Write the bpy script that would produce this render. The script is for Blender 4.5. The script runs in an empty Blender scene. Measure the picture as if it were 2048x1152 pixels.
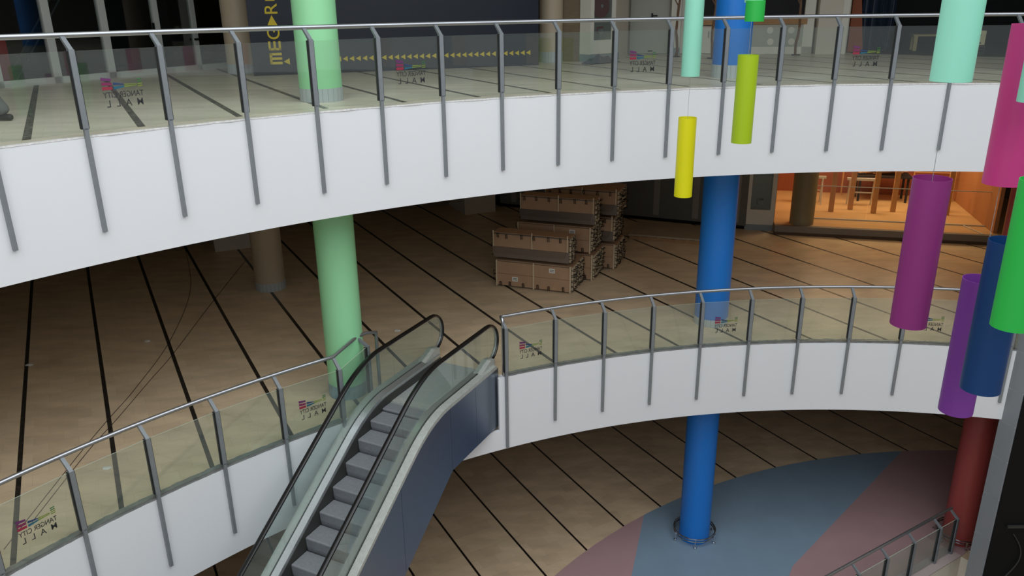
import bpy, bmesh, math, random
from math import sin, cos, pi, sqrt, atan2
from mathutils import Vector, Matrix
random.seed(7)
S = bpy.context.scene
C = S.collection
PI = pi
# levels (metres, ground hall = 0)
Z1, Z2, ZC = 5.391, 10.382, 15.0
FH = 1.47                                   # depth of the white slab edges
RING1 = (5.887, 0.1525, 14.236)
RING2 = (6.086, -1.1836, 15.041)
TH = -0.4968

# ------------------------------------------------------------------ materials
def new_mat(name):
    m = bpy.data.materials.new(name); m.use_nodes = True
    nt = m.node_tree; nt.nodes.clear()
    return m, nt, nt.nodes, nt.links
def lin(c):
    def f(v):
        v /= 255.0
        return v / 12.92 if v <= 0.04045 else ((v + 0.055) / 1.055) ** 2.4
    return (f(c[0]), f(c[1]), f(c[2]), 1)
def mat(name, rgb, rough=0.5, metal=0.0, noise=0.0, nscale=8.0, bump=0.0, spec=0.5, emit=None, estr=0, stretch=None, coat=0):
    m, nt, N, L = new_mat(name)
    out = N.new('ShaderNodeOutputMaterial'); p = N.new('ShaderNodeBsdfPrincipled')
    L.new(p.outputs[0], out.inputs[0])
    col = lin(rgb)
    p.inputs['Base Color'].default_value = col
    p.inputs['Roughness'].default_value = rough
    p.inputs['Metallic'].default_value = metal
    p.inputs['Specular IOR Level'].default_value = spec
    p.inputs['Coat Weight'].default_value = coat
    if emit:
        p.inputs['Emission Color'].default_value = lin(emit); p.inputs['Emission Strength'].default_value = estr
    if noise or bump:
        g = N.new('ShaderNodeNewGeometry'); mp = N.new('ShaderNodeMapping'); L.new(g.outputs['Position'], mp.inputs[0])
        if stretch: mp.inputs['Scale'].default_value = stretch
        t = N.new('ShaderNodeTexNoise'); t.inputs['Scale'].default_value = nscale; t.inputs['Detail'].default_value = 5
        L.new(mp.outputs[0], t.inputs['Vector'])
        if noise:
            mx = N.new('ShaderNodeMix'); mx.data_type = 'RGBA'
            mx.inputs[6].default_value = tuple(c * (1 - noise) for c in col[:3]) + (1,)
            mx.inputs[7].default_value = tuple(min(1, c * (1 + noise)) for c in col[:3]) + (1,)
            L.new(t.outputs[0], mx.inputs[0]); L.new(mx.outputs[2], p.inputs['Base Color'])
        if bump:
            b = N.new('ShaderNodeBump'); b.inputs['Strength'].default_value = bump; b.inputs['Distance'].default_value = 0.02
            L.new(t.outputs[0], b.inputs['Height']); L.new(b.outputs[0], p.inputs['Normal'])
    return m
def glass_mat(name, tint, refl=0.9, haze=0.0, hazecol=(200, 210, 195), ior=1.5):
    m, nt, N, L = new_mat(name)
    out = N.new('ShaderNodeOutputMaterial')
    tr = N.new('ShaderNodeBsdfTransparent'); tr.inputs[0].default_value = tint + (1,)
    gl = N.new('ShaderNodeBsdfGlossy'); gl.inputs['Roughness'].default_value = 0.02
    gl.inputs['Color'].default_value = (refl, refl, refl, 1)
    lw = N.new('ShaderNodeLayerWeight'); lw.inputs[0].default_value = 0.5
    pw = N.new('ShaderNodeMath'); pw.operation = 'POWER'; L.new(lw.outputs['Facing'], pw.inputs[0]); pw.inputs[1].default_value = 5
    ma = N.new('ShaderNodeMath'); ma.operation = 'MULTIPLY_ADD'; L.new(pw.outputs[0], ma.inputs[0]); ma.inputs[1].default_value = 0.9; ma.inputs[2].default_value = 0.045
    mx = N.new('ShaderNodeMixShader'); L.new(ma.outputs[0], mx.inputs[0])
    if haze:
        df = N.new('ShaderNodeBsdfDiffuse'); df.inputs[0].default_value = lin(hazecol)
        m2 = N.new('ShaderNodeMixShader'); m2.inputs[0].default_value = haze
        L.new(tr.outputs[0], m2.inputs[1]); L.new(df.outputs[0], m2.inputs[2]); L.new(m2.outputs[0], mx.inputs[1])
    else:
        L.new(tr.outputs[0], mx.inputs[1])
    L.new(gl.outputs[0], mx.inputs[2]); L.new(mx.outputs[0], out.inputs[0])
    return m
def tile_floor(name, c0, pitch, base, dark, stripe, hw=0.036, centre=None, edge=0.0, rough=0.35):
    """beige stone planks with dark mosaic strips every `pitch` metres"""
    m, nt, N, L = new_mat(name)
    out = N.new('ShaderNodeOutputMaterial'); p = N.new('ShaderNodeBsdfPrincipled'); L.new(p.outputs[0], out.inputs[0])
    g = N.new('ShaderNodeNewGeometry')
    def M(op, a, b=None, c=None):
        n = N.new('ShaderNodeMath'); n.operation = op
        for i, v in enumerate((a, b, c)):
            if v is None: continue
            if isinstance(v, (int, float)): n.inputs[i].default_value = v
            else: L.new(v, n.inputs[i])
        return n.outputs[0]
    sx = N.new('ShaderNodeSeparateXYZ'); L.new(g.outputs['Position'], sx.inputs[0])
    X, Y = sx.outputs[0], sx.outputs[1]
    u = M('ADD', M('MULTIPLY', X, cos(TH)), M('MULTIPLY', Y, -sin(TH)))
    v = M('ADD', M('MULTIPLY', X, sin(TH)), M('MULTIPLY', Y, cos(TH)))
    us = M('DIVIDE', M('SUBTRACT', u, c0 - hw), pitch)
    fr = M('FRACT', us)
    st = M('LESS_THAN', fr, 2 * hw / pitch)
    cb = N.new('ShaderNodeCombineXYZ'); L.new(M('MULTIPLY', us, 3.0), cb.inputs[0]); L.new(M('MULTIPLY', v, 1 / 0.62), cb.inputs[1])
    br = N.new('ShaderNodeTexBrick'); L.new(cb.outputs[0], br.inputs['Vector'])
    br.inputs['Scale'].default_value = 1; br.inputs['Mortar Size'].default_value = 0.004; br.inputs['Brick Width'].default_value = 1
    br.inputs['Row Height'].default_value = 0.5; br.offset = 0.5
    br.inputs['Color1'].default_value = lin(base); br.inputs['Color2'].default_value = lin(dark)
    br.inputs['Bias'].default_value = -0.45
    br.inputs['Mortar'].default_value = lin([c * 0.86 for c in base])
    nz = N.new('ShaderNodeTexNoise'); nz.inputs['Scale'].default_value = 1.3; nz.inputs['Detail'].default_value = 6
    mp = N.new('ShaderNodeMapping'); mp.inputs['Rotation'].default_value = (0, 0, 0.5); mp.inputs['Scale'].default_value = (0.8, 2.6, 1)
    L.new(g.outputs['Position'], mp.inputs[0]); L.new(mp.outputs[0], nz.inputs['Vector'])
    mr = N.new('ShaderNodeMapRange'); mr.inputs[1].default_value = 0.3; mr.inputs[2].default_value = 0.7; mr.inputs[3].default_value = 0.84; mr.inputs[4].default_value = 1.08
    L.new(nz.outputs[0], mr.inputs[0])
    vm = N.new('ShaderNodeVectorMath'); vm.operation = 'SCALE'; L.new(br.outputs[0], vm.inputs[0]); L.new(mr.outputs[0], vm.inputs[3])
    # mosaic strip: small dark and mid grey chips
    cb2 = N.new('ShaderNodeCombineXYZ'); L.new(M('MULTIPLY', u, 30), cb2.inputs[0]); L.new(M('MULTIPLY', v, 30), cb2.inputs[1])
    wn = N.new('ShaderNodeTexVoronoi'); L.new(cb2.outputs[0], wn.inputs['Vector']); wn.inputs['Scale'].default_value = 1
    ms = N.new('ShaderNodeMix'); ms.data_type = 'RGBA'
    ms.inputs[6].default_value = lin([c * 0.75 for c in stripe]); ms.inputs[7].default_value = lin([min(255, c * 1.45) for c in stripe])
    sc = N.new('ShaderNodeSeparateColor'); L.new(wn.outputs['Color'], sc.inputs[0]); L.new(M('POWER', sc.outputs[0], 2.0), ms.inputs[0])
    if centre:
        dx = M('SUBTRACT', X, centre[0]); dy = M('SUBTRACT', Y, centre[1])
        r = M('SQRT', M('ADD', M('MULTIPLY', dx, dx), M('MULTIPLY', dy, dy)))
        st = M('MULTIPLY', st, M('GREATER_THAN', r, centre[2] + edge))
    mx = N.new('ShaderNodeMix'); mx.data_type = 'RGBA'
    L.new(st, mx.inputs[0]); L.new(vm.outputs[0], mx.inputs[6]); L.new(ms.outputs[2], mx.inputs[7])
    L.new(mx.outputs[2], p.inputs['Base Color'])
    p.inputs['Roughness'].default_value = rough; p.inputs['Specular IOR Level'].default_value = 0.35
    return m
def tiled_band(name, rgb):
    m, nt, N, L = new_mat(name)
    out = N.new('ShaderNodeOutputMaterial'); p = N.new('ShaderNodeBsdfPrincipled'); L.new(p.outputs[0], out.inputs[0])
    tc = N.new('ShaderNodeTexCoord'); sx = N.new('ShaderNodeSeparateXYZ'); L.new(tc.outputs['Object'], sx.inputs[0])
    a = N.new('ShaderNodeMath'); a.operation = 'ARCTAN2'; L.new(sx.outputs[1], a.inputs[0]); L.new(sx.outputs[0], a.inputs[1])
    b = N.new('ShaderNodeMath'); b.operation = 'MULTIPLY'; b.inputs[1].default_value = 24 / (2 * PI); L.new(a.outputs[0], b.inputs[0])
    f = N.new('ShaderNodeMath'); f.operation = 'FRACT'; L.new(b.outputs[0], f.inputs[0])
    l = N.new('ShaderNodeMath'); l.operation = 'LESS_THAN'; l.inputs[1].default_value = 0.06; L.new(f.outputs[0], l.inputs[0])
    mx = N.new('ShaderNodeMix'); mx.data_type = 'RGBA'; L.new(l.outputs[0], mx.inputs[0])
    mx.inputs[6].default_value = lin(rgb); mx.inputs[7].default_value = lin([c * 0.72 for c in rgb])
    L.new(mx.outputs[2], p.inputs['Base Color']); p.inputs['Roughness'].default_value = 0.35
    return m

M_ = {}
M_['fascia'] = mat('white_plaster', (222, 225, 228), 0.55, noise=0.015, nscale=1.2)
M_['soffit'] = mat('soffit_paint', (220, 214, 204), 0.9)
M_['steel'] = mat('satin_post_steel', (132, 138, 142), 0.45, 0.35, noise=0.12, nscale=14)
M_['rail'] = mat('brushed_rail', (172, 175, 180), 0.32, 0.9)
M_['rubber'] = mat('black_gasket', (22, 24, 26), 0.6)
M_['channel'] = mat('edge_channel', (128, 130, 128), 0.7, 0.2, noise=0.5, nscale=9, bump=0.6)
M_['sealant'] = mat('torn_sealant', (214, 214, 212), 0.7, noise=0.35, nscale=26)
M_['glass'] = glass_mat('rail_glass', (0.93, 0.96, 0.93), 0.9, haze=0.022, hazecol=(205, 214, 208))
M_['glassdusty'] = glass_mat('dusty_rail_glass', (0.90, 0.945, 0.92), 0.9, haze=0.06, hazecol=(196, 210, 206))
M_['edgehighlight'] = mat('glass_edge_highlight', (176, 190, 172), 0.3)  # bright line along the pane tops, a highlight painted as pale colour
M_['shopglass'] = glass_mat('shop_glass', (0.80, 0.84, 0.84), 0.9)
M_['warmglass'] = glass_mat('clear_shop_glass', (0.96, 0.96, 0.95), 0.5)
M_['escglass'] = glass_mat('balustrade_glass', (0.88, 0.93, 0.91), 0.8, haze=0.07, hazecol=(205, 215, 210))
M_['floor1'] = tile_floor('stone_planks_middle', -1.57, 1.246, (228, 206, 174), (212, 189, 156), (44, 40, 36), 0.034)
M_['floor0'] = tile_floor('stone_planks_ground', 7.33, 1.2544, (206, 183, 152), (186, 162, 134), (24, 20, 18), 0.026)
M_['floor2'] = tile_floor('stone_planks_upper', -0.49, 1.22, (230, 222, 204), (224, 216, 196), (98, 96, 88), 0.045, RING2, 0.27)
M_['green'] = mat('mint_green_paint', (152, 220, 166), 0.38)
M_['blue'] = mat('blue_paint', (26, 118, 206), 0.38)
M_['red'] = mat('brick_red_paint', (160, 70, 66), 0.42)
M_['beige'] = mat('beige_paint', (188, 172, 148), 0.5)
M_['band'] = tiled_band('grey_base_tiles', (178, 186, 190))
M_['bandblue'] = tiled_band('blue_grey_base', (118, 152, 168))
M_['chrome'] = mat('chrome', (210, 212, 215), 0.12, 1.0)
M_['blackrub'] = mat('black_handrail_rubber', (14, 14, 15), 0.28)
M_['alu'] = mat('brushed_aluminium', (196, 200, 202), 0.3, 0.85, noise=0.12, nscale=30)
M_['alulight'] = mat('dusty_aluminium', (186, 190, 184), 0.5, 0.4, noise=0.25, nscale=18)
M_['panel'] = mat('stainless_side_panel', (140, 150, 162), 0.28, 0.92, noise=0.04, nscale=3)
M_['stepm'] = mat('dusty_step_metal', (130, 134, 138), 0.6, 0.25, noise=0.22, nscale=22, stretch=(1, 1, 1))
M_['skirt'] = mat('dark_skirt', (66, 66, 64), 0.5, 0.4)
M_['truss'] = mat('truss_grey', (70, 74, 80), 0.6, 0.4)
M_['comb'] = mat('landing_plate', (176, 182, 180), 0.55, 0.4, noise=0.12, nscale=12)
M_['cardboard'] = mat('brown_board', (176, 142, 112), 0.7, noise=0.08, nscale=5)
M_['wrap'] = mat('plastic_wrapped_board', (118, 106, 96), 0.3, noise=0.16, nscale=7, stretch=(1, 1, 4))
M_['slat'] = mat('pale_batten', (206, 188, 158), 0.7)
M_['frameend'] = mat('grey_frame_ends', (165, 160, 146), 0.7, noise=0.3, nscale=30)
M_['clip'] = mat('black_clip', (16, 16, 18), 0.5)
M_['paper'] = mat('paper_label', (228, 226, 218), 0.7)
M_['ink'] = mat('print_ink', (90, 90, 90), 0.7)
M_['wood'] = mat('pallet_wood', (172, 132, 92), 0.7, noise=0.25, nscale=6, stretch=(1, 8, 1))
M_['drywall'] = mat('bare_grey_wallboard', (112, 112, 106), 0.85, noise=0.06, nscale=2)
M_['outer'] = mat('plain_far_wall', (118, 108, 94), 0.9)
M_['sheet'] = mat('pale_sheet_board', (168, 152, 128), 0.7, noise=0.1, nscale=3)
M_['joint'] = mat('joint_compound', (150, 146, 136), 0.85, noise=0.08, nscale=4)
M_['piershaft'] = mat('grey_cladding', (134, 138, 142), 0.45, noise=0.03, nscale=2)
M_['pale_joint'] = mat('pale_joint_line', (205, 208, 210), 0.6)
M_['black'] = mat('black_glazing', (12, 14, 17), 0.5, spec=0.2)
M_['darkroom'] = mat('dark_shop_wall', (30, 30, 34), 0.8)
M_['pierwhite'] = mat('off_white_paint', (208, 200, 186), 0.7)
M_['frame'] = mat('white_aluminium_frame', (196, 200, 196), 0.4, 0.2)
M_['navy'] = mat('navy_hoarding', (24, 30, 46), 0.35)
M_['yellow'] = mat('yellow_vinyl', (214, 190, 40), 0.5)
M_['brownwall'] = mat('raw_brown_wall', (122, 108, 86), 0.85, noise=0.18, nscale=3, stretch=(1, 1, 6))
M_['greydoor'] = mat('grey_door_paint', (178, 180, 168), 0.6)
M_['whitepaint'] = mat('white_door_paint', (222, 220, 208), 0.6)
M_['bluegrey'] = mat('blue_grey_skirting', (140, 152, 158), 0.5)
M_['smoke'] = glass_mat('smoked_cabinet_glass', (0.74, 0.78, 0.78), 0.8, haze=0.16, hazecol=(150, 160, 158))
M_['redreel'] = mat('red_reel', (190, 40, 56), 0.45)
M_['warmfloor'] = mat('shop_floor', (214, 178, 130), 0.35, noise=0.08, nscale=2)
M_['warmwall'] = mat('shop_wall', (184, 128, 84), 0.8, noise=0.1, nscale=1.4)
M_['redwall'] = mat('rusty_brown_shop_wall', (150, 84, 58), 0.8, noise=0.35, nscale=2.2, stretch=(3, 3, .4))
M_['timber'] = mat('timber', (196, 150, 100), 0.7, noise=0.15, nscale=8)
M_['olive'] = mat('olive_column_paint', (140, 132, 104), 0.6)
M_['curb'] = mat('grey_curb', (128, 122, 114), 0.6)
M_['brownbase'] = mat('raw_kerb_base', (92, 74, 58), 0.85, noise=0.3, nscale=8)
M_['inlayblue'] = mat('blue_resin_floor', (124, 146, 164), 0.55, noise=0.1, nscale=1.6, bump=0.05)
M_['inlaypink'] = mat('pink_resin_floor', (168, 136, 138), 0.55, noise=0.08, nscale=1.6, bump=0.05)
M_['orange'] = mat('orange_board', (158, 88, 58), 0.6)
M_['tarp'] = mat('blue_tarpaulin', (36, 50, 70), 0.5, noise=0.3, nscale=5, bump=0.6)
M_['greytarp'] = mat('grey_plastic_sheet', (84, 90, 98), 0.35, noise=0.3, nscale=8, bump=0.5)
M_['bark'] = mat('bark', (120, 92, 72), 0.9, noise=0.6, nscale=26, bump=0.9)
M_['tablewood'] = mat('raw_table_wood', (170, 156, 112), 0.7, noise=0.15, nscale=8)
M_['cream'] = mat('cream_box', (206, 198, 160), 0.6)
M_['trouser'] = mat('grey_trousers', (96, 98, 98), 0.9, noise=0.12, nscale=30, bump=0.3)
M_['shoe'] = mat('dark_shoe', (34, 32, 34), 0.6)
M_['shirt'] = mat('dark_shirt', (60, 66, 80), 0.85)
M_['skin'] = mat('skin', (190, 140, 112), 0.55)
M_['hair'] = mat('dark_hair', (24, 20, 18), 0.6)
M_['cable'] = mat('dark_cable', (58, 46, 38), 0.6)
M_['wire'] = mat('hanging_wire', (170, 170, 170), 0.4, 0.6)
M_['white'] = mat('plain_white', (220, 220, 215), 0.7)
M_['logotext'] = mat('logo_grey', (38, 40, 42), 0.6)
M_['ceilpanel'] = mat('ceiling_paint', (206, 206, 200), 0.8)

# ------------------------------------------------------------------ mesh helpers
def MBn(): return bmesh.new()
def obj(name, bm, m, parent=None, smooth=False, loc=None):
    me = bpy.data.meshes.new(name)
    bmesh.ops.recalc_face_normals(bm, faces=bm.faces[:])
    bm.to_mesh(me); bm.free()
    if isinstance(m, (list, tuple)):
        for k in m: me.materials.append(M_[k])
    elif m: me.materials.append(M_[m])
    if smooth:
        for p in me.polygons: p.use_smooth = True
        try: me.set_sharp_from_angle(angle=0.6)
        except Exception: pass
    o = bpy.data.objects.new(name, me); C.objects.link(o)
    if parent: o.parent = parent
    if loc: o.location = loc
    return o
def thing(name, label, cat, loc=(0, 0, 0), rz=0, group=None):
    o = bpy.data.objects.new(name, None); C.objects.link(o); o.empty_display_size = 0.1
    o.location = loc; o.rotation_euler = (0, 0, rz); o['label'] = label; o['category'] = cat
    if group: o['group'] = group
    return o
def tag(o, label, cat, group=None):
    o['label'] = label; o['category'] = cat
    if group: o['group'] = group
    return o
def struct(name, bm, m, parent=None, smooth=False):
    o = obj(name, bm, m, parent, smooth)
    if not parent: o['kind'] = 'structure'
    return o
def hexa(bm, P, mi=0):
    v = [bm.verts.new(p) for p in P]
    for f in ((0, 3, 2, 1), (4, 5, 6, 7), (0, 1, 5, 4), (1, 2, 6, 5), (2, 3, 7, 6), (3, 0, 4, 7)):
        fc = bm.faces.new([v[i] for i in f]); fc.material_index = mi
def box(bm, x0, x1, y0, y1, z0, z1, mi=0, mx=None):
    P = [(x0, y0, z0), (x1, y0, z0), (x1, y1, z0), (x0, y1, z0), (x0, y0, z1), (x1, y0, z1), (x1, y1, z1), (x0, y1, z1)]
    if mx: P = [mx @ Vector(p) for p in P]
    hexa(bm, P, mi)
def fr(A, B=None, ang=None):
    """frame: local x from A towards B, local y to the left of it (away from viewer), z up"""
    if ang is None: ang = atan2(B[1] - A[1], B[0] - A[0])
    z = A[2] if len(A) > 2 else 0
    return Matrix.Translation((A[0], A[1], z)) @ Matrix.Rotation(ang, 4, 'Z')
def tube(bm, pts, r, n=10, cap=True, mi=0, closed=False):
    pts = [Vector(p) for p in pts]; rings = []
    up = Vector((0, 0, 1)); prev = None
    cnt = len(pts)
    for i, p in enumerate(pts):
        if closed: d = pts[(i + 1) % cnt] - pts[i - 1]
        elif i == 0: d = pts[1] - p
        elif i == cnt - 1: d = p - pts[i - 1]
        else: d = (pts[i + 1] - p).normalized() + (p - pts[i - 1]).normalized()
        d.normalize()
        if prev is None:
            a = up if abs(d.z) < 0.9 else Vector((1, 0, 0))
            s = d.cross(a).normalized()
        else:
            s = (prev - d * prev.dot(d)).normalized()
        prev = s; t = d.cross(s)
        rr = r[i] if isinstance(r, (list, tuple)) else r
        rings.append([bm.verts.new(p + (s * cos(k * 2 * PI / n) + t * sin(k * 2 * PI / n)) * rr) for k in range(n)])
    rng = range(cnt if closed else cnt - 1)
    for i in rng:
        a, b = rings[i], rings[(i + 1) % cnt]
        for k in range(n):
            f = bm.faces.new((a[k], a[(k + 1) % n], b[(k + 1) % n], b[k])); f.material_index = mi
    if cap and not closed:
        bm.faces.new(rings[0][::-1]).material_index = mi; bm.faces.new(rings[-1]).material_index = mi
def cyl(bm, x, y, z0, z1, r, n=48, r1=None, mi=0):
    tube(bm, [(x, y, z0), (x, y, z1)], [r, r if r1 is None else r1], n, mi=mi)
def prism(bm, poly, z0, z1, mi=0, mx=None):
    lo = [Vector((p[0], p[1], z0)) for p in poly]; hi = [Vector((p[0], p[1], z1)) for p in poly]
    if mx: lo = [mx @ p for p in lo]; hi = [mx @ p for p in hi]
    a = [bm.verts.new(p) for p in lo]; b = [bm.verts.new(p) for p in hi]; n = len(a)
    bm.faces.new(a[::-1]).material_index = mi; bm.faces.new(b).material_index = mi
    for i in range(n):
        bm.faces.new((a[i], a[(i + 1) % n], b[(i + 1) % n], b[i])).material_index = mi
def copy_tree(o, parent=None):
    c = o.copy(); C.objects.link(c)
    if parent: c.parent = parent
    for ch in list(o.children): copy_tree(ch, c)
    return c
def text_bm(bm, s, h, width, mx, depth=0.0015, mirror=False, mi=0):
    cu = bpy.data.curves.new('t', 'FONT'); cu.body = s; cu.size = 1; cu.extrude = 0.02; cu.offset = 0.002
    o = bpy.data.objects.new('t', cu); C.objects.link(o)
    dg = bpy.context.evaluated_depsgraph_get(); dg.update()
    me = bpy.data.meshes.new_from_object(o.evaluated_get(dg))
    bpy.data.objects.remove(o); bpy.data.curves.remove(cu)
    xs = [v.co.x for v in me.vertices]; ys = [v.co.y for v in me.vertices]
    x0, x1, y0, y1 = min(xs), max(xs), min(ys), max(ys)
    vs = []
    for v in me.vertices:
        x = (v.co.x - x0) / (x1 - x0) * width - width / 2; z = (v.co.y - y0) / (y1 - y0) * h
        if mirror: x = -x
        y = depth if v.co.z > 0 else -depth
        vs.append(bm.verts.new(mx @ Vector((x, y, z))))
    for p in me.polygons:
        try: bm.faces.new([vs[i] for i in p.vertices]).material_index = mi
        except ValueError: pass
    bpy.data.meshes.remove(me)

def ring_pt(ring, a, z=0.0, dr=0.0):
    return Vector((ring[0] + (ring[2] + dr) * cos(a), ring[1] + (ring[2] + dr) * sin(a), z))

# ------------------------------------------------------------------ escalator frame (needed for the slab notch)
EU = Vector((0.45, 0.893029, 0)); EW = Vector((0.893029, -0.45, 0))
EO = Vector((-1.49, 13.58, Z1))
def E(s, l, z): return EO - EU * s + EW * l + Vector((0, 0, z))

# ------------------------------------------------------------------ slabs
XL, XR, YB = -17.0, 24.0, 33.0
def outer_pt(c, a):
    dx, dy = cos(a), sin(a); t = 1e9
    if dx > 1e-6: t = min(t, (XR - c[0]) / dx)
    if dx < -1e-6: t = min(t, (XL - c[0]) / dx)
    if dy > 1e-6: t = min(t, (YB - c[1]) / dy)
    if dy < -1e-6: t = min(t, (-8 - c[1]) / dy)
    return (c[0] + dx * t, c[1] + dy * t)
def slab(name, ring, z, thick, m, notch=None, a0=-0.35, a1=PI + 0.35):
    bm = MBn(); n = 150; cols = []
    for i in range(n + 1):
        a = a0 + (a1 - a0) * i / n
        p = ring_pt(ring, a); cols.append((a, (p.x, p.y), outer_pt(ring, a)))
    if notch:
        new = [c for c in cols if c[0] < notch[0][0]]
        for (a, p) in notch: new.append((a, p, outer_pt(ring, a)))
        new += [c for c in cols if c[0] > notch[-1][0]]
        cols = new
    V = []
    for a, i, o in cols:
        V.append([bm.verts.new((q[0], q[1], zz)) for zz in (z, z - thick) for q in (i, o)])
    for k in range(len(V) - 1):
        A, B = V[k], V[k + 1]
        bm.faces.new((A[0], A[1], B[1], B[0])).material_index = 0
        bm.faces.new((A[2], B[2], B[3], A[3])).material_index = 1
        bm.faces.new((A[0], B[0], B[2], A[2])).material_index = 1
        bm.faces.new((A[1], A[3], B[3], B[1])).material_index = 1
    for X in (V[0], V[-1]): bm.faces.new((X[0], X[2], X[3], X[1])).material_index = 1
    return struct(name, bm, m)
Q0A, R5A = 2.009, 2.226
nl, nr = E(-0.12, -0.17, 0), E(-0.12, 1.36, 0)
q0, r5 = ring_pt(RING1, Q0A), ring_pt(RING1, R5A)
f1 = slab('floor', RING1, Z1, FH, ('floor1', 'soffit'), [(Q0A, (q0.x, q0.y)), (Q0A + 0.012, (nr.x, nr.y)), (R5A - 0.08, (nl.x, nl.y)), (R5A, (r5.x, r5.y))])
f2 = slab('floor', RING2, Z2, FH, ('floor2', 'soffit'))
slab('ceiling', RING2, ZC + 0.6, 0.6, ('ceilpanel', 'ceilpanel'))
# ground hall floor, with a stairwell opening cut out along the right
def gfloor():
    bm = MBn()
    hx = Vector((2.89, 1.75)).normalized(); hn = Vector((-hx.y, hx.x))
    e = Vector((9.95, 14.62))
    a = e; b = e - hx * 9; c = b - hn * 3.2; d = a - hn * 3.2
    hole = [a, b, c, d]; outr = [Vector((XR, YB)), Vector((XL, YB)), Vector((XL, -8)), Vector((XR, -8))]
    ov = [bm.verts.new((p.x, p.y, 0)) for p in outr]; hv = [bm.verts.new((p.x, p.y, 0)) for p in hole]
    for i in range(4):
        bm.faces.new((ov[i], ov[(i + 1) % 4], hv[(i + 1) % 4], hv[i]))
    lo = [bm.verts.new((p.x, p.y, -3.0)) for p in hole]
    for i in range(4):
        f = bm.faces.new((hv[i], hv[(i + 1) % 4], lo[(i + 1) % 4], lo[i])); f.material_index = 1
    f = bm.faces.new(lo); f.material_index = 2
    return struct('floor', bm, ('floor0', 'pierwhite', 'soffit')), hole
gf, hole = gfloor()

# white slab edges
def fascia(name, ring, z, a0, a1, n=90, t=0.05):
    bm = MBn(); P = []
    for i in range(n + 1):
        a = a0 + (a1 - a0) * i / n
        P.append([bm.verts.new(ring_pt(ring, a, zz, dr)) for dr in (-t, 0.0) for zz in (z - FH - 0.02, z - 0.015)])
    for k in range(n):
        A, B = P[k], P[k + 1]
        bm.faces.new((A[0], B[0], B[1], A[1])); bm.faces.new((A[1], B[1], B[3], A[3]))
        bm.faces.new((A[3], B[3], B[2], A[2])); bm.faces.new((A[2], B[2], B[0], A[0]))
    for X in (P[0], P[-1]): bm.faces.new((X[0], X[1], X[3], X[2]))
    return struct(name, bm, 'fascia', smooth=False)
fascia('trim_1', RING2, Z2, -0.3, PI + 0.3, 150)
fascia('trim_2', RING1, Z1, 1.20, Q0A + 0.01, 70)
bm = MBn()      # the slab edge carries on below the escalator head
P = []
for i in range(25):
    a = Q0A + (2.165 - Q0A) * i / 24
    P.append([bm.verts.new(ring_pt(RING1, a, zz, dr)) for zz, dr in ((Z1 - FH - 0.02, -0.05), (Z1 - 1.08, -0.05), (Z1 - 1.08, 0.0), (Z1 - FH - 0.02, 0.0))])
for A, B in zip(P, P[1:]):
    for k in range(4): bm.faces.new((A[k], B[k], B[(k + 1) % 4], A[(k + 1) % 4]))
struct('trim_11', bm, 'fascia')
fascia('trim_3', RING1, Z1, R5A, PI + 0.3, 80)
bm = MBn()      # short white returns beside the escalator opening
for a, b in ((q0, Vector((nr.x, nr.y, 0))), (r5, Vector((nl.x, nl.y, 0)))):
    box(bm, 0, (b - a).length, -0.02, 0.02, Z1 - FH, Z1 - 0.015, mx=fr((a.x, a.y), (b.x, b.y)))
struct('trim_4', bm, 'fascia')
def edge_strip(name, ring, z, a0, a1, m, w0, w1, h, jag=0.0, n=240):
    bm = MBn(); P = []; rnd = random.Random(3)
    for i in range(n + 1):
        a = a0 + (a1 - a0) * i / n; j = rnd.uniform(-jag, jag); k = rnd.uniform(0, jag)
        P.append([bm.verts.new(ring_pt(ring, a, z - 0.012, w0 + j * .4)), bm.verts.new(ring_pt(ring, a, z + h + k * .4, w0 + j * .4)),
                  bm.verts.new(ring_pt(ring, a, z + h + k * .4, w1 + j)), bm.verts.new(ring_pt(ring, a, z - 0.012, w1 + j))])
    for q in range(n):
        A, B = P[q], P[q + 1]
        for s in range(4): bm.faces.new((A[s], B[s], B[(s + 1) % 4], A[(s + 1) % 4]))
    return struct(name, bm, m)
edge_strip('trim_5', RING1, Z1, 1.20, Q0A, 'channel', -0.045, 0.085, 0.012, 0.012)
edge_strip('trim_6', RING1, Z1, R5A, PI + 0.2, 'channel', -0.045, 0.085, 0.012, 0.012)
edge_strip('trim_7', RING2, Z2, 0, PI + 0.2, 'sealant', -0.055, -0.02, 0.006, 0.02)

# ------------------------------------------------------------------ railings
TANH = 1.10
def post_at(root, P, nrm, tail=True, h0=0.0, taillen=1.11):
    """P = foot at slab edge; nrm = horizontal unit vector from the void towards the floor"""
    ang = atan2(nrm.y, nrm.x) - PI / 2        # local y -> nrm
    mx = Matrix.Translation(P) @ Matrix.Rotation(ang, 4, 'Z')
    bm = MBn()
    y0, y1 = -0.105, -0.045
    if tail: box(bm, -0.022, 0.022, y0, y1 - 0.004, -taillen, 0.10, mx=mx)
    box(bm, -0.03, 0.03, y0, y1 + 0.01, 0.085 if tail else 0, 0.955, mx=mx)
    # cranked head leaning back over the floor
    P4 = []
    for (yy, zz, w) in ((-0.105, 0.95, 0.024), (-0.045, 0.95, 0.024)): pass
    hexa(bm, [mx @ Vector(p) for p in ((-0.024, -0.105, 0.95), (0.024, -0.105, 0.95), (0.024, -0.035, 0.95), (-0.024, -0.035, 0.95),
                                       (-0.024, 0.085, 1.085), (0.024, 0.085, 1.085), (0.024, 0.14, 1.085), (-0.024, 0.14, 1.085))])
    po = obj('post', bm, 'steel', root)
    bm = MBn()
    for sx in (-1, 1):
        a, b = sorted((sx * 0.030, sx * 0.043)); box(bm, a, b, -0.085, -0.03, 0.09, 0.94, mx=mx)
    obj('gasket', bm, 'rubber', po)
    return po
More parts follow.
